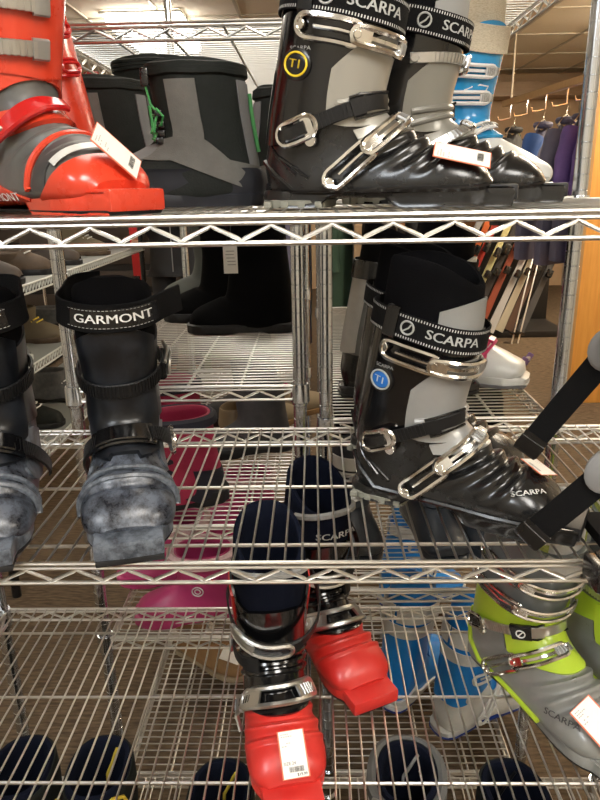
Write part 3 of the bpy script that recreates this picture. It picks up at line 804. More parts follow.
# ------------------------------------------------------------------ red and black pair, lower shelf
redrub = mat('red_plastic', (.50, .022, .018), .38, col2=(.58, .035, .025), nscale=16, rvar=.1, coat=.1)
def redblack_boot(label, loc, rz, g, tagged=False, text=None):
    root = thing('telemark_boot', label, 'ski boot', loc, rz)
    D = Surf(SKI, scale=(1, 1.07, 1.0), disp=bellows(.0045, 8.3, 9.8, .8, 95)); S = Surf(SKI, scale=(1, 1.07, 1.0))
    mk('lower_shell', shell(D, 3.4, 13, 0, cap=True, ds=.08), redrub, root)
    cf = lambda ph: (1, 4.8 + .5 * math.exp(-((abs(ph) - 120) / 40) ** 2))
    mk('cuff', shell(S, 1, 4.6, .0035, sfun=lambda ph: (2.0 - .9 * min(1, abs(ph) / 120), 4.2 - .5 * math.exp(-((abs(ph) - 95) / 30) ** 2)), ds=.1), blackgloss, root)
    for gg in (-1, 1):
        a, b = (75, 125) if gg > 0 else (-125, -75)
        mk('cuff_side', shell(S, 1, 4, .006, a, b, sfun=lambda ph: (1.3 + .3 * (abs(abs(ph) - 100) / 25) ** 2, 3.6), ds=.12, dp=5), redrub, root)
    tf = lambda ph: (1.5 + 1.2 * (abs(ph) / 70) ** 3, 8.55 - 1.0 * (abs(ph) / 70) ** 2.4)
    mk('tongue', shell(S, 2, 7.8, .0052, -70, 70, sfun=tf, ds=.1, dp=6), blackgloss, root)
    fo = MB()
    for s0 in (4.3, 5.0, 5.7): fo.tube([S(s0 + .4 * (abs(p) / 66) ** 2, p, .006) for p in range(-66, 67, 6)], .005, seg=8)
    mk('tongue_rib', fo, blackgloss, root)
    mk('liner', hollow(S, .28, 2.4, -.002, .011, sfun=lambda ph: .35 * math.cos(RAD(ph)) - .05, deep=3.2), navyfelt, root)
    lp = MB(); lp.tube([S(.75 - .3 * math.cos(RAD(p)), p, .001) for p in range(-70, 71, 10)], .006); mk('liner_trim', lp, grayfab, root)
    so = mk('sole', sole_mesh(OUT, [(.006, 0), (.008, .003), (.02, .003), (.024, -.004)], arch=(.12, .05, .02)), redrub, root)
    bill = MB(); bill.rbox((.286, 0, .0155), (.056, .082, .023), .004); mk('toe_bill', bill, redrub, so)
    mk('sole_rubber', sole_mesh(OUT, [(0, 0), (.005, .002), (.0065, 0)]), blackrub, so)
    # instep lever
    P = Path(S, [(8.1, -92), (7.85, -68), (7.6, -42), (7.45, -15), (7.4, 15), (7.4, 40), (7.5, 64)], .0085, g=-g); L = P.L; mb = MB()
    P.strap(mb, -.002, L * .2, .026, .006, 0); P.rod(mb, [(.004, -.012, .004), (-.002, -.022, 0), (-.004, -.034, -.004)], .004)
    P.loop(mb, L * .24, L * .98, .0125, .004, .0045); P.strap(mb, L * .26, L * .44, .022, .004, .002); P.strap(mb, L * .72, L * .97, .024, .004, .002)
    o = mk('instep_buckle', mb, alu, root)
    b2 = MB(); P.strap(b2, L * .18, L * .34, .014, .004, .002); P.strap(b2, .006, L * .1, .016, .002, .0065); mk('buckle_link', b2, blackp, o)
    b3 = MB()
    for q in range(4): P.rod(b3, [(L * (.76 + q * .035), -.008, .0068), (L * (.76 + q * .035), .008, .0068)], .0012)
    P.disc(b3, L * .93, 0, .006, .006, .002); mk('buckle_window', b3, steel_dull, o)
    # ankle strap
    P = Path(S, [(5.4, -118), (5.0, -95), (5.0, -70), (5.0, -42), (4.95, -22)], .010, g=-g); mb = MB(); P.strap(mb, 0, P.L, .018, .003); P.strap(mb, P.L * .78, P.L, .024, .005)
    o = mk('ankle_strap', mb, strapm, root); b2 = MB(); P.strap(b2, -.006, .022, .026, .008, 0); P.loop(b2, -.01, .03, .013, .006, .003); mk('strap_buckle', b2, steel_dull, o)
    # loose cuff strap with an alloy buckle at the front
    P = Path(S, [(2.6, -150), (2.4, -115), (2.5, -80), (2.9, -45, .002), (3.2, -10, .006), (3.05, 25, .010), (2.6, 60, .012), (2.1, 95, .010), (1.7, 130, .004)], .010); mb = MB()
    P.strap(mb, 0, P.L, .017, .003); P.strap(mb, P.L * .52, P.L * .6, .021, .005)
    o = mk('cuff_strap', mb, strapm, root)
    b2 = MB(); P.loop(b2, P.L * .30, P.L * .56, .011, .005, .004); P.strap(b2, P.L * .31, P.L * .42, .02, .006, .002); mk('cuff_buckle', b2, alu, o)
    if text: side_text(root, S, .95, -40, 40, text, .017, lettergray, .012, .012, 1.25)
    if tagged:
        price_tag(root, D, 11.05, 4, .038, .060, rot=2, off=.0075, bend=.35, size_text='SIZE 24', price='$19.99')
    return root
redblack_boot('red and black telemark boot with a price sticker on its toe, lower shelf', (-.092, .290, fs[2]), -79, -1, True)
redblack_boot('red and black telemark boot without a sticker, behind its tagged mate', (-.044, .460, fs[2]), -64, 1, False, 'SCARPA')

# ------------------------------------------------------------------ lime and gray pair, lower shelf right
limep = mat('lime_plastic', (.42, .58, .035), .3, col2=(.47, .64, .05), nscale=16, rvar=.08, coat=.2)
graysh = mat('smoky_gray_shell', (.19, .195, .18), .3, col2=(.25, .25, .235), nscale=12, rvar=.08, coat=.25)
smoke = mat('smoky_cuff', (.12, .135, .14), .3, col2=(.15, .165, .165), nscale=10, coat=.2)
limemesh = mat('lime_mesh_fabric', (.38, .42, .10), .9, col2=(.16, .18, .05), nscale=260, bump=.5, bscale=260)
graymesh = mat('pale_gray_fabric', (.42, .42, .41), .9, bump=.3, bscale=400)
def lime_boot(label, loc, rz, g, tagged=False):
    root = thing('telemark_boot', label, 'ski boot', loc, rz)
    S = Surf(SKI, scale=(1.08, 1.14, 1.09)); D = Surf(SKI, scale=(1.08, 1.14, 1.09), disp=bellows(.0048, 8.2, 10.0, .85, 88))
    mk('lower_shell', shell(D, 3.4, 13, 0, cap=True, ds=.08), graysh, root)
    w = MB()
    for gg in (-1, 1): w.tube([S(s, gg * p, .003) for s, p in ((5.0, 150), (5.7, 140), (6.4, 128), (7.2, 118), (8, 113), (8.8, 110), (9.6, 108))], .0042)
    mk('lime_stripe', w, limep, root)
    cf = lambda ph: (1.35, 4.8 + .6 * math.exp(-((abs(ph) - 120) / 40) ** 2))
    mk('cuff', shell(S, 1.3, 4.6, .0035, sfun=cf, ds=.1), limep, root)
    pf = lambda ph: (.55 + .25 * math.cos(RAD(ph)), 2.1 + .35 * math.cos(RAD(ph)))
    mk('cuff_band', shell(S, .6, 2.2, .0075, sfun=pf, ds=.12), smoke, root)
    p2 = lambda ph: (2.2, 3.75 - .4 * abs(ph) / 150)
    mk('cuff_wrap', shell(S, 2.2, 3.2, .0055, -150, 150, sfun=p2, ds=.12), smoke, root)
    tf = lambda ph: (3.3 + .5 * (abs(ph) / 70) ** 2, 7.9 - 1.6 * (abs(ph) / 70) ** 2)
    mk('tongue', shell(S, 3, 7, .0058, -70, 70, sfun=tf, ds=.1, dp=6), limep, root)
    for gg in (-1, 1):
        a, b = (72, 120) if gg > 0 else (-120, -72)
        mk('side_frame', shell(S, 5, 6, .0052, a, b, sfun=lambda ph: (4.9, 6.6 - .8 * (abs(abs(ph) - 92) / 28) ** 2), ds=.12, dp=5), graysh, root)
    mk('liner', hollow(S, .15, 2.0, -.001, .012, sfun=lambda ph: -.25 * math.cos(RAD(ph)), deep=3.0), graymesh, root)
    for gg in (-1, 1):
        a, b = (35, 179) if gg > 0 else (-179, -35)
        mk('liner_panel', shell(S, .1, .9, .0015, a, b, sfun=lambda ph: (.2 - .25 * math.cos(RAD(ph)), 1.0), ds=.15, dp=6), limemesh, root)
    so = mk('sole', sole_mesh(OUT, [(.005, 0), (.007, .003), (.02, .003), (.024, -.004)], arch=(.12, .05, .02), sc=1.08), graysh, root)
    bill = MB(); bill.rbox((.311, 0, .0155), (.054, .084, .022), .004); mk('toe_bill', bill, graysh, so)
    mk('sole_rubber', sole_mesh(OUT, [(0, 0), (.004, .002), (.0055, 0)], sc=1.08), blackrub, so)
    for s in (1.75, 2.95):
        lever_buckle(root, S, [(s - .1, 120), (s - .02, 92), (s + .1, 60), (s + .25, 25), (s + .3, -5), (s + .25, -35)], g, chrome, off=.0105, w=.0095, r=.0022)
    lever_buckle(root, S, [(7.5, 104), (7.1, 78), (6.75, 50), (6.5, 22), (6.4, -4)], g, chrome, off=.0095, w=.0105)
    P, o = ladder_strap(root, S, [(5.2, 120), (4.95, 95), (4.75, 68), (4.6, 42), (4.6, 10), (4.7, -30)], g, .016, chrome, off=.0085, m=alu, clip=.05)
    bb = MB(); P.strap(bb, P.L * .5, P.L * .64, .026, .007, .001); k = mk('strap_block', bb, blackp, o)
    rb = MB(); c = P.L * .57; rb.tube([P.at(c + .006 * math.cos(q * PI / 8), .006 * math.sin(q * PI / 8), .0085) for q in range(16)], .0011, closed=True, seg=5)
    rb.tube([P.at(c - .003, -.003, .0085), P.at(c + .003, .003, .0085)], .001, seg=5); mk('block_emblem', rb, whitep, k)
    for q, s in enumerate((1.75, 2.95)):
        P = Path(S, [(s + .25, -20), (s + .2, -60), (s, -100)], .0095, g=g); mb = MB(); P.strap(mb, 0, P.L, .012, .0022); P.ribs(mb, 0, P.L, .012, .005, .0018, .002); mk('ladder_strap', mb, alu, root)
    bs = MB(); P = Path(S, [(.9, 40), (1.05, 20), (1.2, 0), (1.05, -20)], .0095, g=g); P.strap(bs, 0, P.L, .028, .002); mk('strap_end', bs, graymesh, root)
    if g < 0:
        p, x, y, n = local_frame(S, 9.9, -62, -64, .0042); tb = MB()
        add_text(tb, 'SCARPA', .0165, lambda a, c: p + x * a * .75 + y * c * .75 + n * (.0006 - a * a * 2), .006, 1.35); mk('side_lettering', tb, graydk, root)
    else: side_text(root, S, 3.1, -130, -85, 'SCARPA', .013, graysh, .006, .02, 1.3)
    if tagged: price_tag(root, D, 11.0, -24, .042, .070, rot=10, off=.010)
    return root
lime_boot('lime and gray telemark boot with chrome buckles and a price tag on the lower shelf', (.296, .345, fs[2]), -64, -1, True)
lime_boot('lime telemark boot cut off by the right edge, beside its tagged mate', (.455, .365, fs[2]), -68, 1)

# ------------------------------------------------------------------ plain alpine boots on the back shelves
def alpine_boot(label, loc, rz, g, shellm, cuffm, tonguem, linm, bm_, soleml=None, sc=1., strapm_=None, buckles=((1.9, 'a'), (3.1, 'a'), (6.6, 'b')), band=None, caps=None, style='tele', lean=0., pss=1.0, bands=None, text=None, tm=None):
    root = thing('ski_boot', label, 'ski boot', loc, rz)
    SA = [list(r) for r in SKI]
    SA[13][0] = .292; SA[12][0] = .286; SA[13][1] = .03
    S = Surf(SA, scale=(sc, sc * 1.02, sc))
    mk('lower_shell', shell(S, 3.4, 13, 0, cap=True), shellm, root)
    mk('cuff', shell(S, 1, 4.8, .004, sfun=lambda ph: (1.0, 4.5 + .5 * math.exp(-((abs(ph) - 115) / 45) ** 2)), ds=.12), cuffm, root)
    mk('tongue', shell(S, 1, 7, .0058, -50, 50, sfun=lambda ph: (.7 + .3 * (ph / 50) ** 2, 7.6 - 1.2 * (abs(ph) / 50) ** 2), ds=.12), tonguem, root)
    mk('liner', hollow(S, -.05, 2.2, -.001, .012, sfun=lambda ph: .3 * math.cos(RAD(ph)) - .1, deep=3.2), linm, root)
    mk('sole', sole_mesh(OUT[:-4] + [(.288, .033), (.296, .026), (.298, 0)], [(.006, 0), (.008, .002), (.02, .003), (.024, -.004)], arch=(.13, .05, .02), sc=sc), shellm if shellm is not blue2 else whiteplas, root)
    mk('outsole', sole_mesh(OUT[:-4] + [(.288, .033), (.296, .026), (.298, 0)], [(0, .001), (.007, .004), (.0085, .001)], sc=sc), soleml or blackrub, root)
    for s, k in buckles:
        pts = [(s, 112), (s + .05, 80), (s + .1, 45), (s + .12, 12), (s + .1, -10)] if s < 5 else [(s + .9, 100), (s + .55, 75), (s + .25, 45), (s + .05, 18), (s, -4)]
        lever_buckle(root, S, pts, g, bm_, off=.009, w=.011, r=.0026 if style == 'tele' else .003)
    P = Path(S, [(pss, -178), (pss - .05, -120), (pss + .05, -60), (pss + .15, 0), (pss + .05, 60), (pss - .05, 120), (pss, 178)], .0085); mb = MB(); P.strap(mb, 0, P.L, .036 if not band else band, .002); ps = mk('power_strap', mb, strapm_ or webm, root)
    dk = MB(); disc_on(dk, S, 4.7, g * 105, .011, .004, .005); mk('cuff_pivot', dk, bm_, root)
    if text:
        tb = MB(); P.text(tb, text, .018, P.L * .5, 0, .0026, .012, 1.2); mk('strap_lettering', tb, tm or whitep, ps)
    for (s0, s1, a, b, m_) in (bands or []):
        mk('shell_panel', shell(S, s0, s1, .0062, a, b, ds=.12), m_, root)
    return root, S
blue = mat('bright_blue_plastic', (.015, .24, .56), .22, col2=(.03, .32, .58), nscale=10, coat=.4)  # blue made paler, with the haze put into its colour
blue2 = mat('sky_blue_plastic', (.008, .22, .68), .3, coat=.3)
whiteplas = mat('white_plastic', (.62, .63, .61), .35, col2=(.54, .55, .54), nscale=25)
cream = mat('cream_woven_fabric', (.62, .55, .42), .9, col2=(.42, .36, .26), nscale=220, stretch=(1, 1, 4), bump=.5, bscale=300)  # cream raised brighter so the colour carries the haze
creamstrap = mat('cream_strap', (.55, .52, .45), .7)
whitebuck = mat('white_buckle', (.66, .66, .64), .35)
rt, S = alpine_boot('blue ski boot with white buckles and a woven cream liner, behind the pewter boot', (.232, .790, 1.336), -62, -1,
            whiteplas, blue, blue, cream, whitebuck, sc=1.10, strapm_=cream, band=.044, buckles=((2.1, 'a'), (3.25, 'a'), (6.6, 'b')))
tl = MB(); 
for z in (-1, 1): tl.tube([S(-.1 + .12 * abs(z), z * 8, -.004), S(-.5, z * 14, .0), S(-.8, z * 20, .006)], .006, flat=.4)
mk('tongue_pull', tl, blue, rt)
zz = MB(); zz.tube([S(s, p, .0052) for s, p in ((2.75, -58), (2.85, -20), (3.0, -34), (2.75, -8), (2.8, 6), (3.1, 2), (3.3, -2))], .0018); mk('shell_graphic', zz, whitebuck, rt)
rt, S = alpine_boot('blue and white ski boot, its round heel badge facing out, on the bottom back shelf', (.175, .690, .080), 52, 1, blue2, blue2, blue2, blue2, whiteplas, soleml=mat('deep_blue_rubber', (.012, .04, .25), .5), sc=1.02, strapm_=whiteplas, band=.045,
            bands=[(1.6, 2.3, -180, 180, whiteplas), (6.3, 8.5, 95, 180, whiteplas), (6.3, 8.5, -180, -95, whiteplas)])
hb = MB(); disc_on(hb, S, 5.3, 178, .012, .005, .002); mk('heel_badge', hb, blackp, rt)
rt, S = alpine_boot('blue ski boot with a white heel and white strap loops, on the bottom back shelf', (.285, .615, .080), 32, -1, whiteplas, blue2, blue2, blue2, whiteplas, soleml=MATS['deep_blue_rubber'], sc=1.02, strapm_=whiteplas, band=.045,
            bands=[(1.7, 2.3, -180, 180, whiteplas)])
rt, S = alpine_boot('third blue and white ski boot, at the back of the bottom back shelf', (.20, 1.15, .080), 20, -1, blue2, blue2, whiteplas, blue2, whiteplas, soleml=MATS['deep_blue_rubber'], strapm_=whiteplas)
pale = mat('pale_gray_plastic', (.42, .41, .38), .4, col2=(.36, .35, .33), nscale=20)
alpine_boot('gray and black ski boot behind the heel of the blue-badged boot', (.052, .662, .9385), 4, -1, blackp, grayp, pale, linerm, blackp, sc=.98, strapm_=blackp, buckles=((1.9, 'a'), (3.0, 'a')),
            bands=[(1.2, 4.8, -178, -130, pale), (1.2, 4.8, 130, 178, pale)])
pinkp = mat('raspberry_plastic', (.48, .03, .11), .35, coat=.2)
rt, S = alpine_boot('white ski boot with raspberry buckles on the back shelf, behind the blue-badged boot', (.185, .835, .9385), -24, -1, whiteplas, whiteplas, whiteplas, linerm, pinkp, soleml=mat('gray_sole', (.16, .165, .18), .5), sc=1.02, strapm_=webm, buckles=((2.1, 'a'), (3.4, 'a'), (6.6, 'b'), (8.5, 'b')))
darkblue = mat('slate_navy_plastic', (.022, .027, .036), .38, col2=(.035, .042, .052), nscale=20, rvar=.1)
alpine_boot('slate ski boot with a white strap, under the heel of the blue-badged boot', (.078, .880, .562), -86, -1, darkblue, darkblue, darkblue, linerm, alu, soleml=pale, strapm_=whiteplas, pss=2.2, buckles=((3.2, 'a'), (6.6, 'b')))
alpine_boot('slate ski boot with a pale sole, right of the white-strapped slate boot', (.245, .875, .562), -80, 1, darkblue, darkblue, darkblue, linerm, alu, soleml=pale, buckles=((3.2, 'a'), (6.6, 'b')))
alpine_boot('slate ski boot half hidden behind the lime boots', (.375, .900, .562), -86, 1, darkblue, darkblue, darkblue, linerm, alu, soleml=pale, buckles=((3.2, 'a'), (6.6, 'b')))

# ------------------------------------------------------------------ casual footwear on the back left shelves
suede = mat('black_suede', (.004, .004, .0045), .95, bump=.4, bscale=500, spec=.08)
def soft_boot(label, loc, rz, m, solem, sc=1., top=0., hgt=1., cat='boot', name='winter_boot', fur=None, panels=None, solez=.022, bsc=1.):
    root = thing(name, label, cat, loc, rz)
    R = [(a, b * (hgt if i < 4 else 1), c, d * (hgt if i < 4 else 1), e * bsc) for i, (a, b, c, d, e) in enumerate(SNOW)]
    S = Surf(R, foot=5, scale=(sc, sc, sc))
    mk('upper', hollow(S, top, 10, 0, .009, deep=3.0, sfun=lambda ph: .08 * math.cos(RAD(ph))), m, root)
    out = [(x * sc, y * sc * bsc) for x, y in SNOWOUT]
    mk('sole', sole_mesh(out, [(0, -.001), (.004, .003), (solez, .0035), (solez + .003, -.002)], arch=(.13 * sc, .05, .006)), solem, root)
    if fur:
        fb = MB()
        for q in range(3): fb.tube([S(top + .1 + .2 * q, p, .003 + .002 * math.sin(p * .9 + q)) for p in range(-180, 180, 7)], .010, closed=True)
        mk('fur_cuff', fb, fur, root)
    return root, S
rt, S = soft_boot('tall black suede boot with a paper tag, toe left, on the dark back shelf', (-.045, 1.005, 1.006), 180, suede, blackrub, .93, hgt=1.5)
hangt = MB(); hangt.rbox((0, 0, 0), (.034, .0012, .066), .0005)
t_ = thing('hang_tag', 'white paper hang tag on the tall black suede boot', 'tag', (-.200, .935, 1.195)); mk('tag_paper', hangt, tagpaper, t_)
mb = MB(); mb.tube([(0, 0, .03), (.002, .02, .08), (.0, .045, .115)], .0008); mk('tag_string', mb, inkm, t_)
mb = MB()
for q in range(5): mb.box((random.uniform(-.003, .003), -.0009, .02 - .008 * q), (.02, .0005, .002))
mk('tag_print', mb, inkgray, t_)
soft_boot('second tall black suede boot, its toe showing past the tagged one', (-.135, 1.17, 1.006), 180, suede, blackrub, .95, hgt=1.5)
olive = mat('olive_gray_nubuck', (.075, .08, .07), .8, bump=.3, bscale=300)
soft_boot('olive gray boot, its round toe showing past the black suede boots', (-.20, 1.42, 1.006), 180, olive, blackrub, .95, hgt=1.2)
crim = mat('crimson_nylon', (.30, .012, .05), .6, col2=(.36, .02, .07), nscale=30, bump=.3, bscale=300)
navyny = mat('navy_nylon', (.012, .013, .024), .7, bump=.3, bscale=300)
def kid_boot(label, loc, rz):
    rt, S = soft_boot(label, loc, rz, crim, blackrub, .90, name='snow_boot', cat='snow boot', solez=.03)
    c = MB()
    for q in range(2): c.tube([S(.12 + .2 * q, p, .002) for p in range(-180, 180, 8)], .010, closed=True)
    mk('padded_collar', c, navyny, rt)
    for gg in (-1, 1):
        for q in range(4):
            s0 = 2.2 + q * 1.05
            a, b = (35, 70) if gg > 0 else (-70, -35)
            mk('side_patch', shell(S, s0, s0 + .5, .002, a, b, sfun=lambda ph, s0=s0: (s0 + .25 * (abs(abs(ph) - 52) / 18) ** 2, s0 + .7 - .25 * (abs(abs(ph) - 52) / 18) ** 2), ds=.15, dp=5), navyny, rt)
        a, b = (95, 175) if gg > 0 else (-175, -95)
        mk('heel_patch', shell(S, 3.4, 5.6, .002, a, b, ds=.2), navyny, rt)
    return rt
kid_boot('crimson and navy kids snow boot with the stained side facing out, under the dark shelf', (-.195, .640, .713), 200)
kid_boot('crimson and navy kids snow boot further back, left of its mate', (-.27, .90, .713), 205)
pinkrub = mat('pink_rubber', (.50, .045, .17), .4, col2=(.54, .06, .2), nscale=20)
magrub = mat('magenta_rubber', (.37, .03, .12), .4, col2=(.42, .04, .14), nscale=20)
pinkfur = mat('pale_pink_fleece', (.62, .46, .45), 1., col2=(.52, .34, .34), nscale=150, bump=.8, bscale=250)
whiterub = mat('white_rubber', (.6, .56, .55), .5)
def rain_boot(label, loc, rz, m, sc=.80):
    rt, S = soft_boot(label, loc, rz, m, m, sc, name='rain_boot', cat='rain boot', fur=pinkfur, top=.6, bsc=1.05)
    w = MB()
    for gg in (-1, 1): w.tube([S(s, gg * p, .0035) for s, p in ((5.2, 130), (6, 118), (7, 108), (8, 104), (9, 100))], .0022)
    mk('white_piping', w, whiterub, rt)
    b = MB(); ring_on(b, S, 3.4, 75, .012, .012, .0014, .002); ring_on(b, S, 3.4, 75, .006, .006, .0012, .002); mk('round_emblem', b, whiterub, rt)
    return rt
rain_boot('magenta rain boot with a pale fleece cuff, toe left, on the low back shelf', (-.165, .600, .448), 188, magrub)
rain_boot('pink rain boot with white piping, toe left, left of the magenta one', (-.245, .735, .448), 182, pinkrub)
rain_boot('magenta boot toe further back under the crimson snow boots', (-.10, .98, .448), 190, magrub, .85)
tan = mat('tan_suede', (.30, .175, .075), .9, col2=(.25, .14, .06), nscale=30, bump=.3, bscale=400)
tan2 = mat('beige_suede', (.30, .235, .15), .9, bump=.3, bscale=400)
slateg = mat('slate_fabric', (.06, .06, .065), .85, col2=(.085, .082, .085), nscale=30, bump=.3, bscale=300)
def slipper(label, loc, rz, m, solem, sticker=False, fur=None):
    root = thing('slipper', label, 'slipper', loc, rz)
    R = [(.115, .088, .004, .074, .042), (.118, .078, .002, .055, .042), (.135, .072, .002, .025, .041), (.165, .066, .05, .012, .043), (.20, .058, .12, .01, .046), (.23, .048, .19, .01, .046), (.25, .036, .235, .012, .036), (.256, .026, .252, .018, .02)]
    S = Surf(R, foot=3)
    mk('upper', hollow(S, 0, 7, 0, .008, deep=2.2), m, root)
    out = [(x * .85, y * .9) for x, y in SNOWOUT]
    mk('sole', sole_mesh(out, [(0, 0), (.003, .003), (.013, .003), (.016, -.002)]), solem, root)
    if fur:
        f = MB(); f.tube([S(.1, p, .002) for p in range(-180, 180, 8)], .009, closed=True); mk('fleece_collar', f, fur, root)
    if sticker:
        p, x, y, n = local_frame(S, 4.3, -10, 20, .003); b = MB()
        b.add([p + x * a + y * c + n * z for z in (0, .0008) for a, c in ((-.02, -.03), (.02, -.03), (.02, .03), (-.02, .03))], [(0, 1, 2, 3), (4, 5, 6, 7), (0, 1, 5, 4), (1, 2, 6, 5), (2, 3, 7, 6), (3, 0, 4, 7)])
        mk('sticker', b, tagpaper, root)
    return root
fleece = mat('cream_fleece', (.5, .44, .36), 1., bump=.8, bscale=250)
slipper('tan suede slipper with a white sticker on its toe, bottom back shelf', (-.41, .955, .075), -32, tan, tan2, True, fleece)
slipper('beige slipper beside the tan stickered slipper, bottom back shelf', (-.275, 1.03, .075), -38, tan2, tan, False, fleece)
slipper('beige slipper behind the crimson snow boots', (-.255, 1.00, .713), 40, tan2, tan)
slipper('second beige slipper, nearer the slate boots', (-.18, 1.12, .713), 35, tan2, tan)
rt, S = soft_boot('slate quilted ankle boot with a pink pull tab, by the middle posts', (-.06, .93, .713), 195, slateg, blackrub, .78)
b = MB(); b.tube([S(.3, 175, .002), S(.1, 178, .01), S(-.1, 180, .004)], .004); mk('pull_tab', b, pinkp, rt)
rt, S = soft_boot('second slate ankle boot, further back by the middle posts', (-.09, 1.16, .713), 190, slateg, blackrub, .80)

# ------------------------------------------------------------------ work boots on the bottom front shelf
yellowc = mat('yellow_lace', (.62, .47, .05), .6)
def pac_boot(label, loc, rz, lace=None, linm=None, sc=.95, hgt=1.18, grp=None):
    rt, S = soft_boot(label, loc, rz, blackny, blackrub, sc, hgt=hgt, name='pac_boot', cat='winter boot', solez=.03)
    li = hollow(S, -.12, 3, -.004, .012, deep=3); mk('felt_liner', li, linm or navyfelt, rt)
    lc = MB()
    for q in range(5):
        s = .5 + q * .75
        lc.tube([S(s, a, .004 + .004 * math.cos(RAD(a * 2.5))) for a in range(-36, 37, 8)], .0028); lc.tube([S(s, -34, .004), S(s + .35, 0, .008), S(s + .7, 34, .004)], .0028)
    lc.tube([S(.4, 30, .006), S(.1, 40, .02), S(.5, 55, .03), S(1.1, 50, .012)], .0028); lc.tube([S(.4, -30, .006), S(.15, -44, .02), S(.6, -58, .028), S(1.2, -52, .012)], .0028)
    if lace:
        le = MB(); le.tube([S(.05, 150, -.020), S(.35, 160, -.023), S(.8, 172, -.024), S(1.3, -175, -.026), S(1.7, -172, -.026)], .0030); mk('lace_end', le, lace, rt)
        for gg in (-1, 1): lc.tube([S(.5, 14 * gg, .006), S(.05, 20 * gg, .010) + V((0, 0, .006)), S(-.12, 32 * gg, .012) + V((0, 0, .012)), S(.02, 48 * gg, .012) + V((0, 0, .006)), S(.5, 56 * gg, .008), S(1.1, 50 * gg, .006)], .0030)
    mk('laces', lc, lace or strapm, rt)
    return rt, S
lacegray = mat('gray_lace', (.42, .42, .40), .7)
collar = mat('gray_collar', (.13, .13, .125), .9, bump=.5, bscale=400)
pac_boot('black felt-lined boot at the far left of the bottom shelf, dark laces', (-.525, .30, fs[3]), -84, hgt=1.4)
pac_boot('black felt-lined boot with yellow laces, second from the left on the bottom shelf', (-.385, .30, fs[3]), -86, yellowc, hgt=1.4)
pac_boot('black boot with yellow laces, below the tagged red boot on the bottom shelf', (-.165, .28, fs[3]), -92, yellowc, hgt=1.25)
rt, S = pac_boot('low black boot with pale laces, between the yellow-laced and the gray-collared boots', (.045, .23, fs[3]), -88, lacegray, hgt=.95)
rt, S = pac_boot('black boot with a gray padded collar on the bottom shelf', (.165, .31, fs[3]), -98, lacegray, hgt=1.3)
c = MB()
for q in range(2): c.tube([S(.02 + .25 * q, p, .003) for p in range(-180, 180, 8)], .010, closed=True)
mk('padded_collar', c, collar, rt)
pac_boot('black boot below the toe of the lime boot on the bottom shelf', (.315, .27, fs[3]), -84, strapm, hgt=1.3)

# ------------------------------------------------------------------ loose black binding straps hanging at the right
discm = mat('gray_disc_plastic', (.25, .25, .25), .45)
def hanging_strap(label, p0, p1, sag, w, nrm):
    root = thing('binding_strap', label, 'strap', p1)
    p0 = V(p0) - V(p1); p1 = V((0, 0, 0)); n = V(nrm).normalized()
    pts = [p0.lerp(p1, i / 14) + n * (sag * math.sin(PI * i / 14)) for i in range(15)]
    mb = MB(); rows = []
    def section(p, t, w_, th):
        b = n.cross(t).normalized(); return [p + b * (w_ / 2) + n * th, p - b * (w_ / 2) + n * th, p - b * (w_ / 2) - n * th, p + b * (w_ / 2) - n * th]
    T = [(pts[min(i + 1, 14)] - pts[max(i - 1, 0)]).normalized() for i in range(15)]
    mb.grid([section(p, t, w, .0016) for p, t in zip(pts, T)], cv=True, caps=True); mk('webbing', mb, webm, root)
    e = MB(); e.grid([section(p0 + T[0] * d, T[0], w * k, th) for d, k, th in ((-.004, 1.0, .0035), (.0, 1.12, .005), (.016, 1.12, .005), (.017, 1.05, .004), (.024, 1.1, .0035))], cv=True, caps=True)
    mk('end_sleeve', e, blackp, root)
    d = MB(); b = n.cross(T[-1]).normalized(); c = p1
    d.grid([[c + (T[-1] * math.cos(2 * PI * k / 22) * .030 + b * math.sin(2 * PI * k / 22) * .022) * q + n * z for k in range(22)] for q, z in ((1, -.004), (1, .006), (.85, .009))], cv=True, caps=True)
    mk('disc_buckle', d, discm, root)
    h = MB(); h.rbox(c + T[-1] * .030, (.05, .02, .045), .008); mk('buckle_housing', h, blackp, root)
    return root
hanging_strap('upper black webbing strap with a gray disc, hanging in at the right edge', (.248, .045, 1.058), (.305, -.02, 1.196), -.006, .027, (-.35, -.9, .15))
hanging_strap('lower black webbing strap crossing the toe of the blue-badged boot', (.243, .000, .966), (.308, -.045, 1.072), .004, .030, (-.35, -.9, .2))
root = thing('binding_cuff', 'black padded cuff with a mesh side overhanging the middle shelf at the right edge', 'strap', (.375, .03, fs[1]))
mb = MB(); mb.rbox((-.02, -.060, .002), (.075, .050, .032), .008); mb.rbox((-.062, -.062, .002), (.014, .044, .028), .004); mk('padded_block', mb, blackp, root)
mb = MB()
for i in range(9):
    a = RAD(150 - i * 15)
    mb.tube([(.03 + .055 * math.cos(a), -.03 + .02 * k, .055 + .055 * math.sin(a)) for k in range(5)], .003)
for k in range(5): mb.tube([(.03 + .055 * math.cos(RAD(150 - i * 5)), -.03 + .02 * k, .055 + .055 * math.sin(RAD(150 - i * 5))) for i in range(27)], .003)
mk('mesh_side', mb, blackp, root)
mb = MB(); mb.rbox((.02, .01, .008), (.11, .10, .016), .004); mk('base_pad', mb, webm, root)

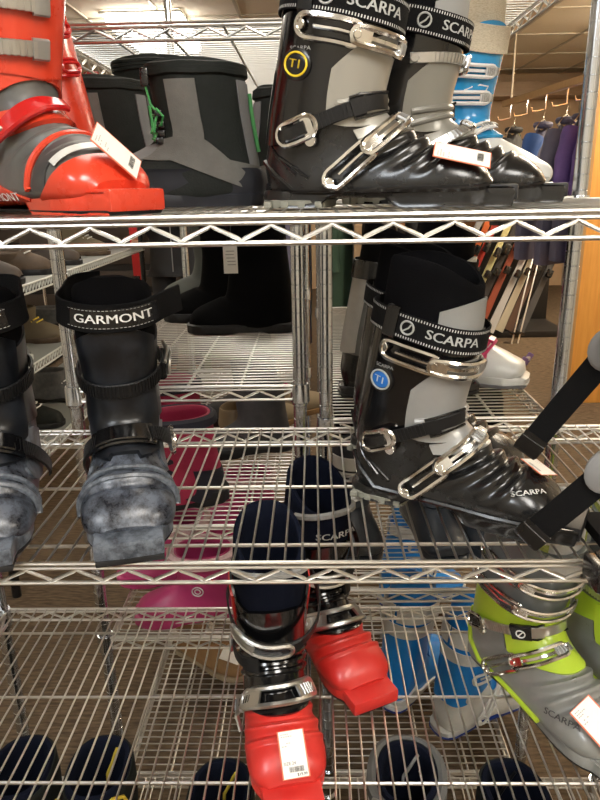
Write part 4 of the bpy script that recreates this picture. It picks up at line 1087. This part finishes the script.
# ------------------------------------------------------------------ the room
def carpet_mat():
    m = bpy.data.materials.new('striped_carpet'); m.use_nodes = True; N = m.node_tree.nodes; L = m.node_tree.links; b = N['Principled BSDF']
    b.inputs['Roughness'].default_value = .95; b.inputs['Specular IOR Level'].default_value = .15
    tc = N.new('ShaderNodeTexCoord')
    mp = N.new('ShaderNodeMapping'); mp.inputs['Scale'].default_value = (22, 115, 1); L.new(tc.outputs['Object'], mp.inputs['Vector'])
    n1 = N.new('ShaderNodeTexNoise'); n1.inputs['Scale'].default_value = 1.; n1.inputs['Detail'].default_value = 5; L.new(mp.outputs['Vector'], n1.inputs['Vector'])
    r = N.new('ShaderNodeValToRGB'); e = r.color_ramp.elements
    e[0].position = .34; e[0].color = (.10, .070, .045, 1); e[1].position = .68; e[1].color = (.25, .18, .115, 1)
    L.new(n1.outputs['Fac'], r.inputs['Fac'])
    n2 = N.new('ShaderNodeTexNoise'); n2.inputs['Scale'].default_value = 900; L.new(tc.outputs['Object'], n2.inputs['Vector'])
    mx = N.new('ShaderNodeMix'); mx.data_type = 'RGBA'; mx.blend_type = 'MULTIPLY'; mx.inputs['Factor'].default_value = .45
    L.new(r.outputs['Color'], mx.inputs['A']); L.new(n2.outputs['Color'], mx.inputs['B']); L.new(mx.outputs['Result'], b.inputs['Base Color'])
    bp = N.new('ShaderNodeBump'); bp.inputs['Strength'].default_value = .5; bp.inputs['Distance'].default_value = .004
    L.new(n2.outputs['Fac'], bp.inputs['Height']); L.new(bp.outputs['Normal'], b.inputs['Normal'])
    return m
def ceiling_mat():
    m = bpy.data.materials.new('ceiling_tiles'); m.use_nodes = True; N = m.node_tree.nodes; L = m.node_tree.links; b = N['Principled BSDF']
    b.inputs['Roughness'].default_value = .9
    tc = N.new('ShaderNodeTexCoord'); n = N.new('ShaderNodeTexNoise'); n.inputs['Scale'].default_value = 60; n.inputs['Detail'].default_value = 5
    L.new(tc.outputs['Object'], n.inputs['Vector']); r = N.new('ShaderNodeValToRGB')
    r.color_ramp.elements[0].color = (.74, .66, .53, 1); r.color_ramp.elements[1].color = (.82, .75, .63, 1)
    L.new(n.outputs['Fac'], r.inputs['Fac']); L.new(r.outputs['Color'], b.inputs['Base Color']); return m
def wood_mat(name, c1, c2, sc=(18, 18, 1.2)):
    return mat(name, c1, .42, col2=c2, nscale=2.5, stretch=sc, coat=.1)
XL, XR, YF, YB, H = -3.2, 3.4, -3.0, 8.6, 2.66
def quadbox(x0, x1, y0, y1, z0, z1):
    mb = MB(); mb.box(((x0 + x1) / 2, (y0 + y1) / 2, (z0 + z1) / 2), (x1 - x0, y1 - y0, z1 - z0)); return mb
wallm = mat('tan_wall', (.52, .36, .22), .8, col2=(.56, .40, .25), nscale=8)
wallw = mat('cream_wall', (.50, .45, .36), .8, col2=(.54, .48, .39), nscale=8)
struct('floor', quadbox(XL, XR, YF, YB, -.1, 0), carpet_mat())
struct('ceiling', quadbox(XL, XR, YF, YB, H, H + .1), ceiling_mat())
struct('wall_left', quadbox(XL - .1, XL, YF, YB, 0, H), wallw)
struct('wall_right', quadbox(XR, XR + .1, YF, YB, 0, H), wallw)
struct('wall_back', quadbox(XL, XR, YB, YB + .1, 0, H), wallm)
struct('wall_front', quadbox(XL, XR, YF - .1, YF, 0, H), wallw)
gridm = mat('ceiling_grid_metal', (.50, .46, .38), .5)
gb = MB()
for k in range(12): gb.box(((XL + XR) / 2, -2.6 + .98 * k, H - .005), (XR - XL, .024, .010))
for k in range(11): gb.box((-3.0 + .61 * k, (YF + YB) / 2, H - .005), (.024, YB - YF, .010))
struct('trim_1', gb, gridm)
soff = wood_mat('soffit_wood', (.28, .17, .08), (.33, .21, .11), (2, 2, 18))
struct('trim_2', quadbox(.9, XR, 8.2, 8.6, 2.36, 2.52), soff)
# wood clad partition end with a darker edge board
orangew = wood_mat('honey_wood', (.72, .34, .07), (.62, .27, .05))
pw = thing('wood_partition', 'honey colored wood partition rising from the carpet behind the right shelves', 'partition', (1.56, 3.42, 0))
mb = MB(); mb.rbox((.52, .05, 1.12), (.92, .10, 2.24), .006); mk('panel', mb, orangew, pw)
mb = MB(); mb.rbox((.03, .05, 1.12), (.06, .12, 2.24), .006); mk('edge_board', mb, wood_mat('edge_wood', (.42, .24, .10), (.36, .2, .08)), pw)

# slat rail with prongs, jackets hanging from it
pegm = mat('cream_metal', (.6, .52, .4), .4)
rail = thing('hook_rail', 'tan wall rail with metal prongs above the hanging jackets', 'rail', (1.80, 4.45, 1.98), 6)
mb = MB(); mb.rbox((0, 0, .03), (.05, 2.4, .05), .006); mk('rail_bar', mb, wood_mat('rail_wood', (.45, .28, .13), (.40, .24, .1)), rail)
for y in (-1.1, 1.1):
    mb = MB(); mb.tube([(.02, y, .05), (.02, y, .68)], .008); mk('rail_hanger', mb, pegm, rail)
for k in range(7):
    y = -1.05 + .34 * k; mb = MB()
    mb.tube([(-.01, y, .03), (-.02, y, -.03), (-.02, y, -.10), (-.09, y, -.115), (-.12, y, -.115), (-.13, y, -.09)], .006); mk('prong', mb, chrome, rail)
def jacket(label, loc, rz, m, m2=None, L=.75, group=None, sc=1.):
    root = thing('jacket', label, 'jacket', loc, rz)
    rows = []; n = 24
    for i in range(15):
        u = i / 14; z = -.02 - L * u
        wd = (.06 + .17 * min(1, u * 5) ** .6 + .03 * u) * sc; dp = .035 + .05 * min(1, u * 3)
        rows.append([V((wd * math.cos(2 * PI * k / n), dp * math.sin(2 * PI * k / n) * (1 + .25 * math.sin(5 * 2 * PI * k / n + u * 3)), z + (-.05 * abs(math.cos(2 * PI * k / n)) * max(0, .35 - u) * 3))) for k in range(n)])
    mb = MB(); mb.grid(rows, cv=True, caps=True); mk('body', mb, m, root)
    for s in (-1, 1):
        mb = MB(); pts = [V((s * .15 * sc, 0, -.10)), V((s * .215 * sc, .01, -.24)), V((s * .245 * sc, .015, -.42)), V((s * .25 * sc, .0, -.62))]
        mb.tube([V([spline([p[j] for p in pts], q * .3) for j in range(3)]) for q in range(11)], [.07 - .0022 * q + .004 * math.sin(q * 2) for q in range(11)], seg=12)
        mk('sleeve', mb, m2 or m, root)
    mb = MB(); mb.tube([(.06 * math.cos(a), .05 * math.sin(a), -.01) for a in [2 * PI * k / 14 for k in range(14)]], .022, closed=True, seg=8); mk('collar', mb, m, root)
    z = MB(); z.tube([(0, -.10, -.06), (0, -.105, -.3), (0, -.10, -L)], .004); mk('zipper', z, steel_dull, root)
    mb = MB(); mb.tube([(.14, 0, -.05), (.06, 0, .01), (0, 0, .03), (-.06, 0, .01), (-.14, 0, -.05)], .006)
    mb.tube([(0, 0, .03), (0, 0, .06), (.02, 0, .085), (0, 0, .105), (-.02, 0, .085)], .0025); mk('hanger', mb, chrome, root)
    return root
nav = mat('navy_jacket_cloth', (.085, .082, .135), .7, col2=(.105, .10, .16), nscale=12)  # navy lightened, haze over the far jackets mixed into the cloth colour
pur = mat('purple_jacket_cloth', (.10, .055, .24), .7, col2=(.13, .075, .28), nscale=12)
blk = mat('black_jacket_cloth', (.022, .022, .024), .7)
roy = mat('royal_jacket_cloth', (.03, .10, .34), .65)
jk = [('black jacket hanging at the far end of the prong rail', 4.98, blk, None, 1.0, .62), ('navy jacket with royal blue sleeves on the prong rail', 4.62, nav, roy, 1.0, .85),
      ('dark navy jacket in the middle of the prong rail', 4.30, nav, nav, 1.05, .85), ('plum dark jacket beside the purple one on the prong rail', 4.02, nav, pur, 1.0, .8), ('purple jacket nearest the wood partition on the prong rail', 3.74, pur, pur, .95, .85)]
for (lab, _, a, b, sc, L), (jx, y) in zip(jk, ((1.62, 5.1), (1.71, 4.66), (1.75, 4.30), (1.77, 4.05), (1.80, 3.84))):
    jacket(lab, (jx, y, 1.77), 50, a, b, L + .1, None, sc * .95)
# far wall: dark display board behind the skis
rack = thing('ski_rack', 'dark wooden ski rack in the shade behind the leaning skis', 'rack', (1.56, 5.85, 0))
dk = mat('dark_stained_wood', (.012, .010, .009), .6)
mb = MB(); mb.rbox((0, .10, .62), (1.5, .04, 1.24), .008); mk('back_board', mb, dk, rack)
mb = MB(); mb.rbox((0, -.2, .03), (1.5, .60, .06), .008); mk('base', mb, dk, rack)
mb = MB(); mb.rbox((0, -.02, 1.0), (1.5, .05, .06), .008); mk('leaning_bar', mb, wood_mat('bar_wood', (.35, .17, .06), (.3, .14, .05)), rack)
skc = [('silver and black', (.35, .35, .36)), ('orange tipped', (.55, .12, .03)), ('red and black', (.40, .03, .02)), ('pale yellow', (.52, .48, .24)), ('black', (.025, .025, .03)),
       ('rust red', (.30, .07, .04)), ('white and navy', (.45, .45, .46)), ('cream', (.50, .46, .36)), ('brown', (.12, .07, .05)), ('charcoal', (.06, .06, .065))]
whr = ['leftmost in the dark rack', 'second from the left in the dark rack', 'third from the left in the dark rack', 'fourth from the left in the dark rack', 'fifth from the left in the dark rack',
       'fifth from the right in the dark rack', 'fourth from the right in the dark rack', 'third from the right in the dark rack', 'second from the right in the dark rack', 'rightmost in the dark rack']
def ski(label, foot, top, m, group=None, tip=None):
    root = thing('ski', label, 'ski', foot, 0, group)
    d = V(top) - V(foot); L = d.length; t = d.normalized(); sd = t.cross(V((0, 1, 0))).normalized(); n = sd.cross(t)
    rows = []
    for i in range(25):
        u = i / 24; w = .038 - .012 * math.sin(PI * min(u * 1.05, 1)) if u < .93 else .034 * max(.25, (1 - u) / .07)
        c = t * (L * u) + n * (.05 * max(0, u - .9) ** 2 * 100 * .4 + .015 * math.sin(PI * u)); th = .006
        rows.append([c + sd * w - n * th, c + sd * w + n * th, c - sd * w + n * th, c - sd * w - n * th])
    mb = MB(); mb.grid(rows, cv=True, caps=True); mk('ski_body', mb, m, root)
    R = Matrix((sd, t, n)).transposed()
    mb = MB()
    for q, l, h in ((.47, .09, .035), (.34, .07, .045)):
        mb = MB(); mb.rbox(t * (L * q) + n * (.02 + h / 2) * -1, (.05, l, h), .006, R); mk('binding', mb, blackp, root)
    return root
for k, ((nm, col), wv) in enumerate(zip(skc, whr)):
    x = 1.04 + .092 * k
    ski(nm + ' ski leaning, ' + wv, (x, 5.30 + .03 * (k % 3), .07), (x + .72, 5.74 - .02 * (k % 2), 1.52 + .05 * (k % 3)), mat('ski_' + nm.replace(' ', '_'), col, .35))
def pole(label, foot, top):
    root = thing('ski_pole', label, 'ski pole', foot); d = V(top) - V(foot)
    mb = MB(); mb.tube([(0, 0, 0), d], .007); mk('shaft', mb, alu, root)
    mb = MB(); mb.tube([d * .91, d], .015, seg=8); mk('grip', mb, blackp, root)
    mb = MB(); mb.lathe([(.012, 0), (.045, .004), (.045, .008), (.012, .014)], c=d * .06, seg=14, M=V((0, 0, 1)).rotation_difference(d).to_matrix()); mk('basket', mb, blackp, root)
pole('alloy ski pole leaning at the right end of the dark rack, left of its mate', (1.74, 5.10, 0), (2.16, 5.74, 1.25))
pole('alloy ski pole leaning at the right end of the dark rack, right of its mate', (1.80, 5.12, 0), (2.22, 5.74, 1.25))
lav = mat('lavender_plastic', (.22, .16, .42), .5)
for lab, x, y in (('small lavender toy ski on the carpet near the dark rack', 1.58, 4.25), ('small lavender toy ski leaning nearer the wood partition', 1.66, 4.38)):
    t_ = thing('toy_ski', lab, 'ski', (x, y, 0)); mb = MB(); mb.rbox((0, 0, .05), (.045, .012, .10), .004, Matrix.Rotation(.5, 3, 'Y')); mk('ski_body', mb, lav, t_)
    mb = MB(); mb.rbox((.0, -.012, .055), (.03, .014, .03), .004); mk('binding', mb, whiteplas, t_)
# yellow-green vest hem and a far row of clothes above the rack
jacket('lime green vest hanging above the leaning skis', (1.62, 6.12, 1.66), 10, mat('lime_cloth', (.45, .50, .10), .7), None, .55, None, .8)
jacket('royal blue jacket hanging above the right end of the dark rack', (2.30, 6.14, 1.72), 5, roy, None, .62, None, .9)

# ------------------------------------------------------------------ slant shoe rack at the left
enam = mat('pale_enamel', (.55, .57, .54), .4)
rackm = mat('gray_rack_board', (.20, .21, .20), .5)
shr = thing('shoe_rack', 'steel shoe rack with white-edged shelves along the left aisle', 'rack', (-1.06, 2.4, 0))
ZS = (1.04, .75, .41)
for z in ZS:
    mb = MB(); mb.rbox((-.20, 0, z - .012), (.42, 2.2, .012), .003); o = mk('shelf_board', mb, rackm, shr)
    mb = MB(); mb.tube([(.012, -1.1, z - .004), (.012, 1.1, z - .004)], .004); mb.tube([(.012, -1.1, z - .036), (.012, 1.1, z - .036)], .004)
    y = -1.1; pts = []
    while y < 1.1: pts += [(.012, y, z - .034), (.012, y + .022, z - .006)]; y += .03
    mb.tube(pts, .003, seg=5); mk('edge_lattice', mb, enam, o)
for x, y in ((.0, -1.08), (-.4, -1.08), (0, 1.08), (-.4, 1.08)):
    mb = MB(); mb.tube([(x, y, 0), (x, y, 1.75)], .016, seg=10); mk('post', mb, blackp, shr)
def shoe(label, loc, rz, m, sm, sc=.9, high=False, lace=None):
    rt, S = soft_boot(label, loc, rz, m, sm, sc, hgt=.75 if high else .55, name='hiking_shoe', cat='shoe', top=.5 if high else 1.5, solez=.02)
    lc = MB()
    for q in range(4): lc.tube([S(2.6 + q * .75, a, .004) for a in (-34, -12, 12, 34)], .003)
    mk('laces', lc, lace or stitchm, rt)
brn = mat('brown_leather', (.06, .038, .022), .6, col2=(.09, .058, .033), nscale=20); gry = mat('gray_mesh_shoe', (.10, .105, .11), .7, col2=(.15, .155, .16), nscale=60); dkb = mat('dark_brown_leather', (.045, .032, .024), .6)
i = 0
khaki = mat('khaki_leather', (.11, .085, .05), .7, bump=.3, bscale=400)
shoes = [('dark brown work shoe at the near end of the top shelf of the shoe rack', 1.75, 0, dkb, blackrub, True), ('brown shoe further along the top shelf of the shoe rack', 2.05, 0, brn, blackrub, False), ('dark shoe, far part of the top shelf of the shoe rack', 2.40, 0, dkb, blackrub, True), ('tan boot at the far end of the top shelf of the shoe rack', 2.85, 0, khaki, brn, True),
         ('gray sport shoe with a pale sole on the second shelf of the shoe rack', 1.72, 1, gry, enam, False), ('tan laced work boot on the second shelf of the shoe rack', 2.08, 1, khaki, brn, True), ('gray shoe, far part of the second shelf of the shoe rack', 2.42, 1, gry, blackrub, False), ('brown shoe at the far end of the second shelf of the shoe rack', 2.8, 1, brn, blackrub, False),
         ('black shoe with an orange heel on the lowest shelf of the shoe rack', 1.95, 2, blackny, blackrub, False), ('dark brown shoe on the lowest shelf of the shoe rack', 1.62, 2, dkb, blackrub, False), ('gray and black shoe, far part of the lowest shelf of the shoe rack', 2.32, 2, gry, blackrub, True)]
for lab, y, lv, m, sm, hi in shoes:
    shoe(lab, (-1.36, y, ZS[lv] - .006), 6, m, sm, .95, hi, yellowc if 'tan laced' in lab else stitchm if lv != 2 else whitep)

# ------------------------------------------------------------------ red jackets far behind, upper left
jr = mat('red_jacket_cloth', (.42, .03, .03), .65)
stand = thing('garment_rack', 'chrome garment rack with red jackets, far back at the upper left', 'rack', (-1.55, 4.6, 0))
mb = MB(); mb.tube([(-.6, 0, 0), (-.6, 0, 2.28), (.6, 0, 2.28), (.6, 0, 0)], .014, seg=10); mk('rail', mb, chrome, stand)
for s in (-.6, .6):
    mb = MB(); mb.tube([(s, -.25, .02), (s, .25, .02)], .014, seg=8); mk('foot', mb, chrome, stand)
for k, (lab, m, m2) in enumerate((('red jacket, left of the white-sleeved one on the far garment rack', jr, jr), ('red jacket with pale sleeves on the far garment rack', jr, whiteplas), ('dark red jacket at the right of the far garment rack', mat('maroon_cloth', (.2, .02, .03), .7), jr))):
    jacket(lab, (-1.80 + .22 * k, 4.6, 2.16), 70, m, m2, .7)

# ------------------------------------------------------------------ person holding skis, seen between the shelves
def skin_mesh(name, verts, edges, rad, m, parent, sub=2):
    me = bpy.data.meshes.new(name); me.from_pydata(verts, edges, []); o = bpy.data.objects.new(name, me); C.objects.link(o)
    md = o.modifiers.new('s', 'SKIN'); sv = me.skin_vertices[0].data
    for i, r in enumerate(rad): sv[i].radius = r if isinstance(r, tuple) else (r, r)
    sv[0].use_root = True
    o.modifiers.new('d', 'SUBSURF').levels = sub; o.modifiers['d'].render_levels = sub
    dg = bpy.context.evaluated_depsgraph_get(); dg.update()
    m2 = bpy.data.meshes.new_from_object(o.evaluated_get(dg)); bpy.data.objects.remove(o); bpy.data.meshes.remove(me)
    m2.name = name; m2.polygons.foreach_set('use_smooth', [True] * len(m2.polygons)); m2.materials.clear(); m2.materials.append(m)
    o = bpy.data.objects.new(name, m2); C.objects.link(o)
    if parent: o.parent = parent
    return o
skin = mat('skin', (.55, .30, .20), .5)
per = thing('person', 'person in a black jacket standing in the aisle, holding skis upright in both hands', 'person', (-.96, 4.05, 0))
vs = [(0, 0, .95), (0, 0, 1.10), (0, 0, 1.28), (0, .0, 1.44), (0, 0, 1.53), (0, -.02, 1.62), (0, -.025, 1.72),
      (.17, 0, 1.42), (.25, -.01, 1.16), (.215, -.20, .965), (.205, -.27, .965), (-.17, 0, 1.42), (-.26, -.02, 1.18), (-.215, -.21, 1.02), (-.20, -.28, 1.03),
      (.095, 0, .88), (.10, -.01, .50), (.10, .02, .09), (.11, -.13, .04), (-.095, 0, .88), (-.10, -.01, .50), (-.10, .02, .09), (-.11, -.13, .04)]
es = [(0, 1), (1, 2), (2, 3), (3, 4), (4, 5), (5, 6), (3, 7), (7, 8), (8, 9), (9, 10), (3, 11), (11, 12), (12, 13), (13, 14), (0, 15), (15, 16), (16, 17), (17, 18), (0, 19), (19, 20), (20, 21), (21, 22)]
rd = [(.15, .10), (.14, .10), (.16, .11), (.12, .09), .055, (.078, .095), (.075, .09), .062, .045, .034, .036, .062, .045, .034, .036, .085, .06, .042, .04, .085, .06, .042, .04]
# fingers of both hands, curled round the skis
def fingers(wi, hand, sgn):
    hx, hy, hz = hand
    for k in range(4):
        z = hz + .030 - .020 * k; r0 = len(vs); ln = (.9, 1.0, .95, .8)[k]
        vs.extend([(hx + sgn * .015, hy - .035, z), (hx - sgn * .012, hy - .062 * ln, z), (hx - sgn * .040, hy - .056 * ln, z - .002), (hx - sgn * .046, hy - .028, z - .003)])
        es.extend([(wi, r0), (r0, r0 + 1), (r0 + 1, r0 + 2), (r0 + 2, r0 + 3)]); rd.extend([.0105, .0095, .0088, .0075])
    r0 = len(vs); vs.extend([(hx - sgn * .022, hy + .006, hz + .030), (hx - sgn * .044, hy - .020, hz + .048)]); es.extend([(wi, r0), (r0, r0 + 1)]); rd.extend([.012, .0095])
fingers(10, vs[10], 1); fingers(14, vs[14], -1)
body = skin_mesh('body', vs, es, rd, skin, per)
for s in (-1, 1):
    hd = MB(); hd.rbox((s * .085, -.02, 1.665), (.02, .035, .06), .008); mk('ear', hd, skin, per)
hd = MB(); hd.rbox((0, -.125, 1.655), (.026, .032, .045), .01); mk('nose', hd, skin, per)
for s in (-1, 1):
    mb = MB(); mb.lathe([(.001, -.012), (.009, -.009), (.012, 0), (.009, .009), (.001, .012)], c=(s * .032, -.108, 1.685), seg=12); mk('eye', mb, whitep, per)
mb = MB(); mb.tube([(-.025, -.113, 1.615), (0, -.12, 1.612), (.025, -.113, 1.615)], .005); mk('mouth', mb, mat('lips', (.35, .12, .10), .5), per)
mb = MB(); rows = []
for i in range(7):
    a = PI * .5 * i / 6; rows.append([V((.095 * math.cos(a) * math.cos(t), -.015 + .112 * math.cos(a) * math.sin(t), 1.70 + .125 * math.sin(a))) for t in [2 * PI * k / 20 for k in range(20)]])
mb.grid(rows, cv=True, caps=True); mk('hair', mb, mat('dark_hair', (.03, .02, .015), .7), per)
jv = vs[:4] + [(0, 0, 1.52)] + [vs[7], vs[8], (.222, -.16, .985), vs[11], vs[12], (-.218, -.18, 1.035), (0, 0, .80)]
je = [(0, 1), (1, 2), (2, 3), (3, 4), (3, 5), (5, 6), (6, 7), (3, 8), (8, 9), (9, 10), (0, 11)]
jrd = [(.19, .14), (.185, .135), (.195, .14), (.145, .11), .075, .085, .07, .052, .085, .07, .052, (.19, .14)]
skin_mesh('jacket', jv, je, jrd, blk, per)
pv = [(0, 0, .92), (.10, 0, .84), (.105, -.01, .50), (.105, .02, .10), (-.10, 0, .84), (-.105, -.01, .50), (-.105, .02, .10)]
skin_mesh('trousers', pv, [(0, 1), (1, 2), (2, 3), (0, 4), (4, 5), (5, 6)], [(.14, .11), .105, .08, .065, .105, .08, .065], mat('gray_trousers', (.035, .036, .04), .8), per)
for s in (-1, 1):
    mb = MB(); mb.rbox((s * .11, -.06, .05), (.10, .28, .10), .03); mk('shoe', mb, blackrub, per)
jkz = MB(); jkz.tube([(0, -.155, .82), (0, -.155, 1.1), (0, -.16, 1.3), (0, -.12, 1.45)], .004); mk('zipper', jkz, steel_dull, per)
redski = mat('red_ski', (.55, .02, .02), .3)
ski('red and white ski held upright by the person in black, left hand side', (-1.165, 3.725, 0), (-1.165, 3.725, 1.65), redski)
ski('greenish ski held upright by the person in black, right hand side', (-.745, 3.735, 0), (-.745, 3.735, 1.60), mat('olive_ski', (.22, .25, .12), .4))
slat = thing('dark_backdrop', 'dark slatted display board across the left aisle behind the person in black', 'board', (-1.75, 5.3, 0))  # added dark backdrop, hides the bright back wall beyond the aisle
mb = MB(); mb.rbox((0, .03, .80), (2.5, .05, 1.60), .006); mk('board', mb, dk, slat)
for q in range(7):
    mb = MB(); mb.rbox((0, -.005, .2 + .2 * q), (2.5, .02, .14), .004); mk('slat', mb, mat('dark_walnut', (.045, .032, .024), .5, col2=(.06, .042, .03), nscale=4, stretch=(1, 10, 10)), slat)
# a second dark clothes rail closing the view behind the back shelves
rail2 = thing('garment_rack', 'long dark garment rack of coats behind the middle shelves', 'rack', (.05, 3.3, 0))
mb = MB(); mb.tube([(-.75, 0, 0), (-.75, 0, 1.62), (.75, 0, 1.62), (.75, 0, 0)], .014, seg=10); mk('rail', mb, blackp, rail2)
for s in (-.75, .75):
    mb = MB(); mb.tube([(s, -.25, .02), (s, .25, .02)], .014, seg=8); mk('foot', mb, blackp, rail2)
cc = [('black coat', blk), ('charcoal coat', mat('charcoal_cloth', (.03, .03, .032), .8)), ('navy coat', nav), ('dark green coat', mat('green_cloth', (.02, .05, .03), .8)), ('brown coat', mat('brown_cloth', (.05, .035, .025), .8)), ('black puffy coat', blk)]
for k, (nm, m) in enumerate(cc):
    jacket(nm + ' on the long dark garment rack, ' + ('first', 'second', 'third', 'fourth', 'fifth', 'sixth')[k] + ' from its left end', (-.62 + .25 * k, 3.3, 1.52), 82, m, None, 1.05, None, .9)

# ------------------------------------------------------------------ lights
def panel(x, y, w, h, power, lab, col=(1, .93, .82)):
    root = thing('ceiling_light', lab, 'light', (x, y, H - .012))
    mb = MB()
    for a, b, c, d in ((-w / 2, 0, .03, h), (w / 2, 0, .03, h), (0, -h / 2, w, .03), (0, h / 2, w, .03)): mb.box((a, b, -.004), (c, d, .014))
    mk('frame', mb, enam, root)
    dm = bpy.data.materials.new('lit_diffuser'); dm.use_nodes = True; b = dm.node_tree.nodes['Principled BSDF']; b.inputs['Emission Color'].default_value = (*col, 1); b.inputs['Emission Strength'].default_value = power
    mb = MB(); mb.rbox((0, 0, -.05), (w - .04, h - .04, .09), .03); mk('diffuser', mb, dm, root)
WARM = (1, .93, .82)
for x, y, p, c, nm in ((-1.4, -1.9, 21, (.90, .95, 1), 'ceiling light over the aisle, left'), (.4, -1.5, 22, (1, .96, .9), 'ceiling light over the aisle, middle'), (2.0, -1.7, 20, WARM, 'ceiling light over the aisle, right side'),
                     (-.2, .9, 7, WARM, 'ceiling light above the back shelving units'), (1.7, 2.4, 24, (1, .86, .66), 'ceiling light beyond the right shelving unit'), (-1.7, 2.6, 9, WARM, 'ceiling light above the shoe rack'),
                     (3.05, 4.7, 42, (1, .84, .62), 'ceiling light by the far wall, right'), (-1.3, 5.6, 18, WARM, 'ceiling light by the far wall, left')):  # the right-hand lamp is added out of view to brighten the far ceiling
    panel(x, y, .6, 1.2, p, nm, c)
w = bpy.data.worlds.new('room_air'); bpy.context.scene.world = w; w.use_nodes = True
w.node_tree.nodes['Background'].inputs['Color'].default_value = (1, .93, .84, 1); w.node_tree.nodes['Background'].inputs['Strength'].default_value = .12

# ------------------------------------------------------------------ camera
th, ps, ro = .3102, -.0239, -.0185
f = V((math.sin(ps) * math.cos(th), math.cos(ps) * math.cos(th), -math.sin(th)))
r0 = V((math.cos(ps), -math.sin(ps), 0)); u0 = r0.cross(f)
r = r0 * math.cos(ro) + u0 * math.sin(ro); u = u0 * math.cos(ro) - r0 * math.sin(ro)
cam = bpy.data.cameras.new('camera'); co = bpy.data.objects.new('camera', cam); C.objects.link(co)
M = Matrix((r, u, -f)).transposed().to_4x4(); M.translation = V((0, -.6921, 1.36)); co.matrix_world = M
cam.sensor_fit = 'HORIZONTAL'; cam.sensor_width = 36; cam.lens = 666.5 / 600 * 36; cam.clip_start = .02; cam.clip_end = 60
sc = bpy.context.scene; sc.camera = co
vs_ = sc.view_settings; vs_.view_transform = 'Standard'; vs_.look = 'None'; vs_.gamma = 1; vs_.use_curve_mapping = False; vs_.exposure = 0.12
sc.cycles.use_denoising = True
sc.cycles.max_bounces = 8
